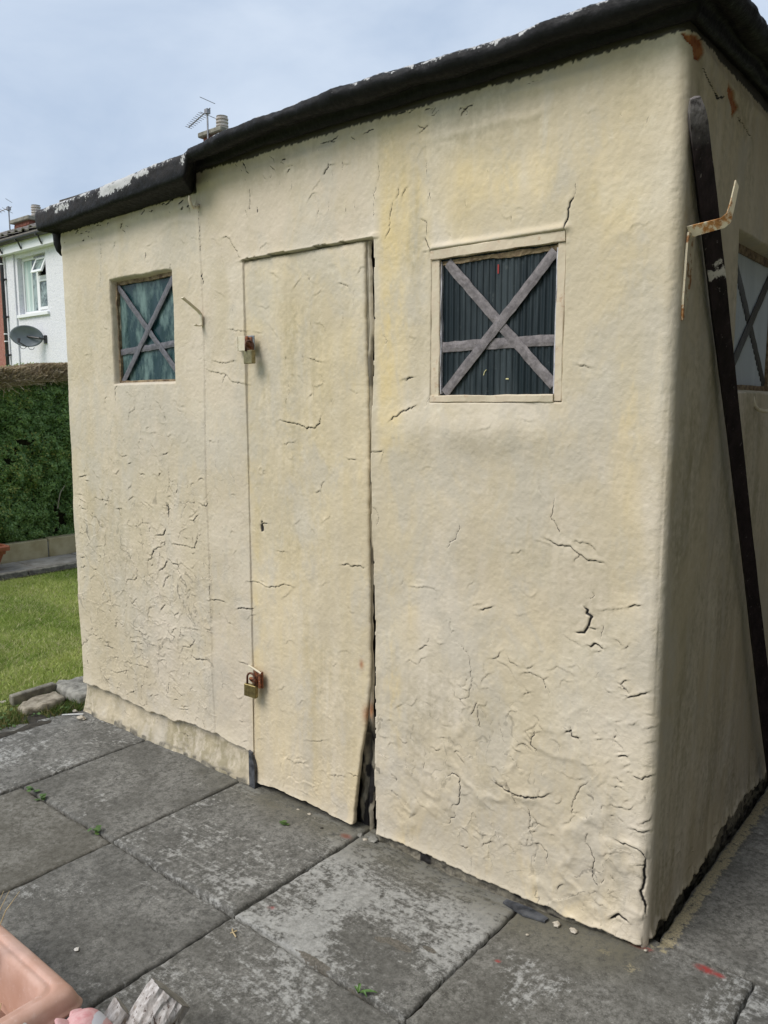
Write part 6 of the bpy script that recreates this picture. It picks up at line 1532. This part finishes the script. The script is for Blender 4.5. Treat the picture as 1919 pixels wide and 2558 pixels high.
cu = np_obj('curtain', np.stack([X2, Yc, Z2], -1)[:, :38], quads=grid_quads(2, 38), mat=M_CURT, parent=wn)
m_ = MB(); m_.bbox(-16.05, -15.62, HYF+.085, HYF+.12, 4.60, 4.635, .004); m_.obj('vent', M_ALU, wn)
# raised render band left of the window and over it
m_ = MB(); m_.bbox(-17.03, -16.70, HYF-.035, HYF-.001, 1.0, 4.735, .006); m_.obj('render_band', M_DASH, hA)
# downpipe
m_ = MB(); m_.tube([(-17.20, HYF-.235, 4.93), (-17.20, HYF-.235, 4.84), (-17.16, HYF-.10, 4.70), (-17.145, HYF-.075, 4.58), (-17.145, HYF-.075, .1)], .038, 12); m_.lathe((-17.20, HYF-.235, 4.80), [(.05, 0), (.07, .06), (.075, .13)], 12)
dp = m_.obj('downpipe', M_BLACKP, hA, True)
for z in (4.25, 3.45, 2.62):
    q_ = MB(); q_.bbox(-17.20, -17.02, HYF-.06, HYF-.036, z-.02, z+.02, .004); q_.tube([(-17.145, HYF-.075, z-.025), (-17.145, HYF-.075, z+.025)], .046, 12); q_.obj('pipe_clip', M_BLACKP, dp)
for z in (4.58, 3.08, 2.92):
    q_ = MB(); q_.tube([(-17.145, HYF-.075, z-.012), (-17.145, HYF-.075, z+.012)], .045, 12); q_.obj('pipe_band', M_UPVC, dp)
# satellite dish
def dish():
    c = Vector((-15.79, 6.36, 2.945)); look = (Vector((0.715, -2.02, 2.2))-c).normalized(); look = (look+Vector((-.25, 0, .05))).normalized()
    right = Vector((0, 0, 1)).cross(look).normalized(); up = look.cross(right); ti = math.radians(-5); right, up = right*math.cos(ti)+up*math.sin(ti), up*math.cos(ti)-right*math.sin(ti)
    V = []; F = []; nr, n = 7, 36
    for s_, dz in ((1, 0), (-1, -.012)):
        for i in range(nr+1):
            q = i/nr
            for k in range(n):
                an = 2*math.pi*k/n; V.append(tuple(c+right*(.325*q*math.cos(an))+up*(.222*q*math.sin(an))+look*(.075*q*q-.05+dz)))
    N_ = (nr+1)*n
    for b, fl_ in ((0, 0), (N_, 1)):
        for i in range(nr):
            for k in range(n):
                f = (b+i*n+k, b+i*n+(k+1) % n, b+(i+1)*n+(k+1) % n, b+(i+1)*n+k); F.append(f if not fl_ else f[::-1])
    for k in range(n): F.append((nr*n+k, nr*n+(k+1) % n, N_+nr*n+(k+1) % n, N_+nr*n+k))
    d = mesh_obj('satellite_dish', V, F, M_DISH, hA, True); d['label'] = 'grey oval satellite dish under the window'
    m_ = MB(); m_.bbox(-15.60, -15.50, HYF-.03, HYF-.001, 2.80, 2.97, .004); m_.tube([(-15.55, HYF-.02, 2.89), (-15.55, 6.50, 2.90), tuple(c-look*.06)], .022, 8); m_.obj('mount', M_BLACKP, d)
    low = c-up*.215+look*.03; tip = c-up*.12+look*.34-right*.10
    m_ = MB(); m_.tube([tuple(low-look*.06), tuple(low+look*.05), tuple(tip-up*.04)], .014, 8); m_.tube([tuple(tip-up*.045), tuple(tip+up*.03-look*.02)], [.026, .034], 10)
    m_.obj('receiver_arm', M_BLACKP, d)
    m_ = MB()
    for dx in (-.06, .10): m_.tube([tuple(low+right*(dx+.055*math.cos(a))-up*(.0+.055*math.sin(a))) for a in [math.pi*k/8 for k in range(9)]], .006, 5)
    m_.obj('cable', M_BLACKP, d)
dish()
# chimneys
def chimney(t, x0, x1, y0, y1, zb, zt, zcap, potx, label=None):
    m_ = MB(); m_.box(x0, x1, y0, y1, zb, zt); ch = m_.obj('chimney', M_BRICK, t)
    # courses of brick on the two near faces, joined
    q_ = MB(); bh = .075; r = random.Random(3); z = zb+.25; row = 0
    while z+bh < zt:
        x = x0-(.11 if row % 2 else 0)
        while x < x1-.02:
            a, b = max(x, x0), min(x+.215, x1)
            if b-a > .03: q_.bbox(a+.004, b-.004, y0-.010-r.uniform(0, .004), y0-.001, z+.004, z+bh-.006, .003)
            x += .225
        y = y0-(.11 if row % 2 else 0)
        while y < y1-.02:
            a, b = max(y, y0), min(y+.215, y1)
            if b-a > .03: q_.bbox(x1+.001, x1+.010+r.uniform(0, .004), a+.004, b-.004, z+.004, z+bh-.006, .003)
            y += .225
        z += bh; row += 1
    bo = q_.obj('brickwork', M_BRICK, ch); bo['kind'] = 'stuff'
    m_ = MB(); m_.bbox(x0-.10, x1+.10, y0-.10, y1+.10, zt, zcap-.02, .02); xm, ym = (x0+x1)/2, (y0+y1)/2
    m_.add([(x0-.08, y0-.08, zcap-.019), (x1+.08, y0-.08, zcap-.019), (x1+.08, y1+.08, zcap-.019), (x0-.08, y1+.08, zcap-.019), (xm-.15, ym-.1, zcap+.06), (xm+.15, ym-.1, zcap+.06), (xm+.15, ym+.1, zcap+.06), (xm-.15, ym+.1, zcap+.06)], [(0, 1, 5, 4), (1, 2, 6, 5), (2, 3, 7, 6), (3, 0, 4, 7), (4, 5, 6, 7)])
    m_.obj('chimney_cap', M_CEM, ch)
    m_ = MB(); pr_ = [(.13, 0)]
    for k in range(4): pr_ += [(.145, .03+k*.075), (.145, .06+k*.075), (.115, .065+k*.075), (.115, .10+k*.075)]
    pr_ += [(.135, .33), (.10, .335)]; m_.lathe((potx, ym, zcap+.05), pr_, 14); m_.obj('chimney_pot', M_POT, ch)
    return ch
chA = chimney(hA, -14.86, -14.22, 10.40, 11.10, 6.3, 7.68, 7.81, -14.60); chB = chimney(hB, -24.20, -23.25, 10.45, 11.15, 6.3, 7.05, 7.19, -23.50)
def aerial(ch, base, top, dirv, L, nel, elen, plate):
    m_ = MB(); m_.tube([base, top], .022, 6); t = Vector(top); d = Vector(dirv).normalized(); sd = d.cross(Vector((0, 0, 1))).normalized()
    ae = m_.obj('aerial', M_ALU, ch)
    m_ = MB(); m_.tube([tuple(t-Vector((0, 0, .05))+d*-.10), tuple(t-Vector((0, 0, .05))+d*L)], .014, 6)
    for k in range(nel):
        c = t-Vector((0, 0, .05))+d*(L*(.22+.78*k/(nel-1))); e = elen*(1-.35*k/nel); m_.tube([tuple(c-sd*e), tuple(c+sd*e)], .0065, 5)
    for s_ in (-1, 1): 
        c = t+Vector((0, 0, .0+s_*.16))-d*.02; m_.tube([tuple(c-sd*.24), tuple(c+sd*.24)], .0075, 5)
    m_.box(t.x-.05, t.x+.05, t.y-.05, t.y+.05, t.z-.12, t.z-.02)
    m_.obj('aerial_boom', M_ALU, ae)
aerial(chA, (-14.56, 10.29, 7.45), (-14.56, 10.29, 8.24), (-.80, -.1, -.34), .66, 9, .15, True)
aerial(chB, (-24.36, 10.38, 6.6), (-24.36, 10.38, 7.60), (-.55, -.5, -.30), .50, 5, .22, False)
# tall house block out of view, added to shade the shed's side wall
nb = thing('shade_house', 'unseen house block added to shade the side wall right of the shed', 'house', (1.6, 2.6, -.1))
m_ = MB(); m_.add([(x, y, z) for z in (-.1, 5.6) for x, y in ((.98, 7), (.98, -.12), (2.5, -.12), (2.5, -8), (6, -8), (6, 7))], [(0, 1, 7, 6), (1, 2, 8, 7), (2, 3, 9, 8), (3, 4, 10, 9), (4, 5, 11, 10), (5, 0, 6, 11), (6, 7, 8, 9, 10, 11)]); m_.obj('wall', simple('dark_render', (.17, .16, .14), (.23, .215, .19), 10, .9), nb)
m_ = MB(); m_.bbox(.96, 6.05, -.13, 7.1, 5.601, 5.7, .01); m_.bbox(2.46, 6.05, -8.1, -.135, 5.601, 5.7, .01); m_.obj('roof', M_ROOFT, nb)
# ================================================================ THE LEANING POST
def mat_post():
    m = NT('dark_stained_timber', 0.65, 0, .2); f = m.noise(12, 6, .65, m.tc((3, 3, .35))); g = m.noise(36, 6, .7)
    c = m.mix(m.ramp(f, .3, .7), (.008, .005, .0058), (.024, .0155, .017)); c = m.mix(m.math('MULTIPLY', m.ramp(g, .60, .72), .35), c, (.06, .05, .052))
    w = m.sep(m.attr('scuff').outputs['Color']); k = m.ramp(m.math('ADD', m.math('MULTIPLY', g, .7), m.math('MULTIPLY', w[0], .42)), .66, .72)
    c = m.mix(k, c, (.46, .43, .39)); c = m.mix(m.math('MULTIPLY', w[1], m.ramp(g, .3, .6)), c, (.20, .185, .185)); fk = m.ramp(m.noise(95, 4, .7, m.tc((1, 1, .5))), .64, .70); c = m.mix(m.math('MULTIPLY', fk, .7), c, (.17, .15, .145)); m.color(c)
    m.set('Normal', m.bump(f, .7, .006, m.bump(g, .5, .003))); return m.m
def build_timber():
    a = Vector((.052, 1.200, -.012)); b = Vector((.026, -.012, 2.222)); d = (b-a).normalized(); L = (b-a).length
    s1 = d.cross(Vector((1, .55, 0))).normalized(); s2 = d.cross(s1)
    n = 90; m = 12; V = []; sc = []
    for i in range(n+1):
        t = i/n; end = max(0, (t-.975)/.025); hw = (.0195+.0015*math.sin(t*9))*(1-.45*end**2.2)
        c = a+d*(L*t)
        for k in range(m):
            an = 2*math.pi*(k+.5)/m; u, w = math.cos(an), math.sin(an); q = max(abs(u), abs(w)); f = (.80+.20*min(1, 1/q/1.12)); u, w = u/q*f, w/q*f
            nz = 1+.06*float(fbm(np.array([t*22.]), np.array([k*.9]), 3, 5)); p = c+(s1*u+s2*w)*hw*nz; V.append(tuple(p))
            sc.append((max(0, 1-abs(t-.835)/.03)*(1 if .2 < (k/m) < .95 else .4), max(0, (t-.955)/.045), 0, 1))
    F = [(i*m+k, i*m+(k+1) % m, (i+1)*m+(k+1) % m, (i+1)*m+k) for i in range(n) for k in range(m)]
    c0 = len(V); V += [tuple(a), tuple(b+d*.004)]; sc += [(0, 0, 0, 1), (0, 1, 0, 1)]
    V = np.array(V); tri = [(c0, (k+1) % m, k) for k in range(m)]+[(c0+1, n*m+k, n*m+(k+1) % m) for k in range(m)]
    o = mesh_obj('timber_post', V.tolist(), F+tri, mat_post(), None, False, loc=(.05, 1.2, -.02))
    at = o.data.attributes.new('scuff', 'FLOAT_COLOR', 'POINT'); at.data.foreach_set('color', np.array(sc, np.float32).ravel())
    tag(o, 'long dark timber post leaning against the side wall inside the rusty bracket', 'post'); return o
build_timber()

# ================================================================ PADLOCKS
def padlock(x, y, z, w, h, t, mat, label, rotz, tilt, sh_w, sh_h, shdir=0.0, shmat=None):
    """body hangs at (x,z) top centre; shackle above"""
    th = thing('padlock', label, 'padlock', (x, y, z-h), 'padlocks on the shed door')
    m = MB(); m.bbox(-w/2, w/2, -t/2, t/2, -h, 0, .0022)
    R = Matrix.Rotation(rotz, 4, 'Z') @ Matrix.Rotation(tilt, 4, 'Y')
    m.v = [tuple(Vector((x, y, z))+(R @ Vector(p))) for p in m.v]; m.obj('body', mat, th)
    q = MB(); P = []; n = 10
    P.append((-sh_w/2, 0, -.004)); P.append((-sh_w/2, 0, sh_h-sh_w/2))
    for k in range(1, n): an = math.pi-math.pi*k/n; P.append((sh_w/2*math.cos(an), 0, sh_h-sh_w/2+sh_w/2*math.sin(an)))
    P.append((sh_w/2, 0, sh_h-sh_w/2)); P.append((sh_w/2, 0, -.004))
    R2 = R @ Matrix.Rotation(shdir, 4, 'Z')
    q.tube([tuple(Vector((x, y, z))+(R2 @ Vector(p))) for p in P], .0042, 10); q.obj('shackle', shmat or M_RUSTD, th, True); return th
padlock(-1.5480, -.036, 1.702, .054, .049, .019, M_BRASSG, 'dull grey brass padlock on the upper hasp of the door', math.radians(-8), 0, .026, .034, math.radians(62))
padlock(-1.5865, -.034, .414, .066*.92, .050, .018, M_BRASS, 'golden brass padlock with a tall rusty shackle on the lower hasp', math.radians(6), math.radians(2), .040, .046, 0)

# ================================================================ FOREGROUND: PLANTER, ORNAMENT, LOGS
def mat_planter():
    m = NT('pink_faded_plastic', .6, 0, .35); f = m.noise(7, 6, .6); g = m.noise(60, 5, .7)
    c = m.mix(m.ramp(f, .32, .68), (.47, .275, .205), (.60, .40, .33)); c = m.mix(m.math('MULTIPLY', m.ramp(g, .55, .75), .4), c, (.68, .54, .49))
    c = m.mix(m.math('MULTIPLY', m.ramp(m.noise(11, 6, .7), .54, .70), .35), c, (.40, .23, .17)); w = m.sep(m.attr('mark').outputs['Color']); c = m.mix(m.ramp(m.math('ADD', w[0], m.math('MULTIPLY', g, .5)), .72, .78), c, (.70, .68, .70)); m.color(c)
    m.set('Normal', m.bump(g, .12, .001)); return m.m
def build_planter():
    t = thing('planter', 'faded pink plastic trough planter with dry straw, bottom left corner of the patio', 'planter', (-1.2, -1.38, -.03))
    X0, X1, Y0, Y1 = -1.52, -.832, -1.60, -1.192; M = 10
    def rr_(e, z, r): return rrect(X0-e, X1+e, Y0-e, Y1+e, z, r, 6)
    secs = [rr_(-.075, -.026, .03), rr_(-.062, .05, .03), rr_(-.052, .150, .03), rr_(-.050, .152, .03), rr_(-.004, .158, .022), rr_(0, .163, .024), rr_(.001, .168, .024), rr_(-.003, .170, .024), rr_(-.004, .176, .024), rr_(-.012, .196, .026), rr_(-.020, .205, .028), rr_(-.034, .208, .03), rr_(-.040, .208, .03), rr_(-.043, .204, .03), rr_(-.046, .202, .03), rr_(-.052, .2055, .03), rr_(-.060, .2035, .03), rr_(-.066, .195, .03), rr_(-.072, .16, .03), rr_(-.082, .075, .03), rr_(-.084, .070, .03)]
    # subdivide each long side so the mark and dents have vertices
    def dens(S):
        out = []
        for i in range(len(S)):
            a, b = Vector(S[i]), Vector(S[(i+1) % len(S)]); k = max(1, int((b-a).length/.006))
            out.append((a, b, k))
        return out
    K = [k for _, _, k in dens(secs[4])]
    S2 = []
    for S in secs:
        r_ = []
        for i, (a, b, _) in enumerate(dens(S)):
            for q in range(K[i]): p = a+(b-a)*(q/K[i]); r_.append((p.x, p.y, p.z+.0015*float(fbm(np.array([p.x*9]), np.array([p.y*9]), 2, 4))))
        S2.append(r_)
    m = MB(); loft(m, S2); n = len(S2[0]); m.f.append(tuple(range(n))[::-1])
    o = m.obj('trough', mat_planter(), t, True)
    V = np.array(m.v); mk = np.zeros((len(V), 4)); d = np.hypot((V[:, 1]+1.327)/.014, (V[:, 2]-.186)/.016); mk[:, 0] = np.where(V[:, 0] > -.87, np.exp(-d**2)*.9, 0)
    at = o.data.attributes.new('mark', 'FLOAT_COLOR', 'POINT'); at.data.foreach_set('color', mk.astype(np.float32).ravel())
    q = MB(); q.add(rr_(-.08, .074, .03), [tuple(range(28))]); q.obj('soil', simple('dry_earth', (.16, .08, .055), (.30, .17, .12), 30, .95, 0, .8), t)
    st = simple('straw', (.42, .32, .16), (.62, .50, .28), 30, .7, 0, 0); q = MB(); r = random.Random(4)
    for (x, y, z) in ((-1.075, -1.25, .368), (-1.045, -1.25, .381), (-.994, -1.25, .40), (-1.11, -1.27, .36), (-1.13, -1.24, .33)):
        bx, by = -1.12+r.uniform(-.03, .02), -1.29+r.uniform(-.02, .02); q.tube([(bx, by, .07), (bx+(x-bx)*.35, by+(y-by)*.35, .07+(z-.07)*.5), (bx+(x-bx)*.7, by+(y-by)*.7, .07+(z-.07)*.82), (x, y, z)], [.0018, .0016, .0012, .0005], 5)
    for k in range(26):
        bx, by = r.uniform(-1.3, -.96), r.uniform(-1.5, -1.29); a = r.uniform(0, 6.3); l = r.uniform(.04, .12); q.tube([(bx, by, .078), (bx+math.cos(a)*l/2, by+math.sin(a)*l/2, .09+r.uniform(0, .02)), (bx+math.cos(a)*l, by+math.sin(a)*l, .08+r.uniform(0, .02))], .0014, 4)
    so = q.obj('dry_stems', st, t); so['kind'] = 'stuff'
    q = MB()
    for k in range(9):
        bx, by = r.uniform(-1.25, -.95), r.uniform(-1.46, -1.30); a = r.uniform(0, 6.3); l = r.uniform(.05, .09); up = r.uniform(.01, .03)
        pts = [(bx+math.cos(a)*l*u, by+math.sin(a)*l*u, .082+up*math.sin(math.pi*u)) for u in (0, .25, .5, .75, 1)]; q.strip(pts, (-math.sin(a), math.cos(a), .3), [.004, .022, .028, .02, .003], .0012)
    lo_ = q.obj('dead_leaves', simple('dead_leaf', (.30, .13, .075), (.42, .22, .14), 30, .8, 0, .2), t); lo_['kind'] = 'stuff'
build_planter()

def mat_pink():
    m = NT('worn_pink_paint', .6, 0, .4); f = m.noise(26, 6, .7, m.tc((1, 1, 2.5))); c = m.mix(m.ramp(f, .35, .62), (.52, .23, .235), (.62, .39, .385))
    w = m.sep(m.attr('coat').outputs['Color']); c = m.mix(m.ramp(m.math('ADD', w[0], m.math('MULTIPLY', f, .5)), .72, .80), c, (.58, .58, .62)); c = m.mix(w[1], c, (.02, .02, .022)); m.color(c)
    m.set('Normal', m.bump(m.noise(110, 6, .7), .3, .002)); return m.m
def build_ornament():
    """sitting animal figure: pointed ears, head turned to the logs, body and paws below"""
    bm_v, bm_f, co = [], [], []
    def blob(c, r, n=18, mm=26, d=None, coat=None):
        b = len(bm_v)
        for i in range(n+1):
            ph = math.pi*i/n
            for k in range(mm):
                an = 2*math.pi*k/mm; p = Vector((math.sin(ph)*math.cos(an)*r[0], math.sin(ph)*math.sin(an)*r[1], math.cos(ph)*r[2])); 
                if d: p = d(p)
                bm_v.append(tuple(Vector(c)+p)); co.append(coat(p) if coat else (0, 0, 0, 1))
        for i in range(n):
            for k in range(mm): bm_f.append((b+i*mm+k, b+i*mm+(k+1) % mm, b+(i+1)*mm+(k+1) % mm, b+(i+1)*mm+k))
    hc = Vector((-.757, -1.236, .172)); yaw = math.atan2(.63, .77)      # nose points along the picture's right
    Rz = Matrix.Rotation(yaw, 3, 'Z')
    def head(p):
        q = p.copy(); t = max(0, q.x/.050); q.y *= 1-.42*t*t; q.z = q.z*(1-.45*t*t)-.018*t*t; q.x *= 1.0+.42*t; return Rz @ q
    blob(hc, (.050, .042, .037), 20, 30, head, lambda p: (max(0, 1-((Rz.inverted() @ p).x-.028)**2/.00030)*(.75 if p.z > -.01 else .2), 1.0 if (Rz.inverted() @ p).x > .0635 else 0, 0, 1))
    th = thing('animal_ornament', 'worn pink painted animal figure with a pointed ear beside the planter', 'garden ornament', (-.76, -1.25, -.03))
    o1 = mesh_obj('head', bm_v, bm_f, mat_pink(), th, True); at = o1.data.attributes.new('coat', 'FLOAT_COLOR', 'POINT'); at.data.foreach_set('color', np.array(co, np.float32).ravel())
    mp_ = o1.data.materials[0]
    for s_ in (-1, 1):
        bm_v, bm_f, co = [], [], []
        n = 10; bc = hc+Rz @ Vector((-.030, s_*.020, .012)); tip = hc+Rz @ Vector((-.056 if s_ < 0 else -.040, s_*.020, .040 if s_ < 0 else .024)); ax = (tip-bc); a1 = ax.cross(Vector((0, 0, 1))).normalized(); a2 = ax.cross(a1).normalized()
        m = MB(); base = 0
        for i in range(6):
            t = i/5; r_ = .021*(1-t)**.75+.003
            for k in range(n): an = 2*math.pi*k/n; m.v.append(tuple(bc+ax*t+a1*(r_*math.cos(an))+a2*(r_*.6*math.sin(an))))
        for i in range(5):
            for k in range(n): m.f.append((i*n+k, i*n+(k+1) % n, (i+1)*n+(k+1) % n, (i+1)*n+k))
        m.f.append(tuple(5*n+k for k in range(n))); m.obj('ear', mp_, th, True)
    bm_v, bm_f, co = [], [], []
    blob((-.785, -1.262, .070), (.046, .042, .100), 16, 24, lambda p: Vector((p.x*(1-.25*p.z/.11), p.y*(1-.25*p.z/.11), p.z))); mesh_obj('body', bm_v, bm_f, mp_, th, True)
    for dx, dy in ((.02, -.018), (.035, .016)):
        m = MB(); m.tube([(-.770+dx, -1.252+dy, .10), (-.760+dx, -1.242+dy, .03), (-.757+dx, -1.240+dy, -.012), (-.735+dx, -1.222+dy, -.022)], [.018, .014, .013, .010], 10); m.obj('leg', mp_, th, True)
build_ornament()

def mat_log():
    m = NT('silver_weathered_wood', .85, 0, .3); f = m.noise(24, 6, .7, m.tc((2.4, 2.4, .28))); g = m.noise(60, 5, .7, m.tc((1.5, 1.5, .2)))
    c = m.mix(m.ramp(f, .33, .66), (.30, .27, .25), (.62, .60, .585)); c = m.mix(m.ramp(g, .56, .66), c, (.075, .048, .038))
    c = m.mix(m.math('MULTIPLY', m.ramp(m.noise(16, 5, .7), .57, .68), .7), c, (.36, .23, .10)); m.color(c)
    m.set('Normal', m.bump(f, .8, .006, m.bump(g, .6, .003))); return m.m
M_LOG = mat_log(); M_LOGEND = simple('grey_log_end', (.17, .16, .135), (.33, .31, .27), 40, .9, 0, .6, 120, .003)
def log(base, top, r0, r1, seed, label, squash=.8, slant=.5, sector=None):
    """split log piece: ridged bark along an axis from base to top, cut slanted at the top"""
    a, b = Vector(base), Vector(top); d = (b-a).normalized(); s1 = d.cross(Vector((.3, 1, .1))).normalized(); s2 = d.cross(s1); n, m = 26, 46
    o = bpy.data.objects.new('log', None); COL.objects.link(o); o.location = (a.x, a.y, -.03); tag(o, label, 'log')
    V = []
    for i in range(n+1):
        t = i/n
        for k in range(m):
            an = 2*math.pi*k/m; rr_ = (r0+(r1-r0)*t)*(1+.16*float(fbm(np.array([math.cos(an)*2.2+seed]), np.array([math.sin(an)*2.2]), 3, seed)))
            rr_ *= 1-.13*max(0, float(fbm(np.array([k*.9+seed]), np.array([t*1.8]), 3, seed+3))+.1)*2
            if math.cos(an) > .35: rr_ *= .35/math.cos(an)*.6+.4      # split face
            p = a+d*((b-a).length*t*(1+slant*.18*math.sin(an)))+(s1*math.cos(an)+s2*math.sin(an)*squash)*rr_; V.append(tuple(p))
    F = [(i*m+k, i*m+(k+1) % m, (i+1)*m+(k+1) % m, (i+1)*m+k) for i in range(n) for k in range(m)]+[tuple(range(m))[::-1]]
    mesh_obj('bark', V, F, M_LOG, o, False)
    ring = V[n*m:(n+1)*m]; c = sum((Vector(p) for p in ring), Vector())/m; E = [tuple(Vector(p)+d*.0008) for p in ring]+[tuple(c+(Vector(p)-c)*.5+d*.003) for p in ring]
    mesh_obj('end_grain', E, [(k, (k+1) % m, m+(k+1) % m, m+k) for k in range(m)]+[tuple(m+k for k in range(m))], M_LOGEND, o, False); return o
log((-.790, -1.118, .004), (-.778, -1.010, .108), .058, .060, 3, 'largest silver weathered log piece with a slanting cut end', .95, .15)
log((-.862, -1.180, .0), (-.850, -1.092, .086), .036, .036, 8, 'smaller split log piece between the ornament and the largest log', .75, .3)
log((-.700, -1.066, -.010), (-.694, -1.022, .045), .026, .022, 12, 'thin splintered wood offcut right of the largest log', .6)
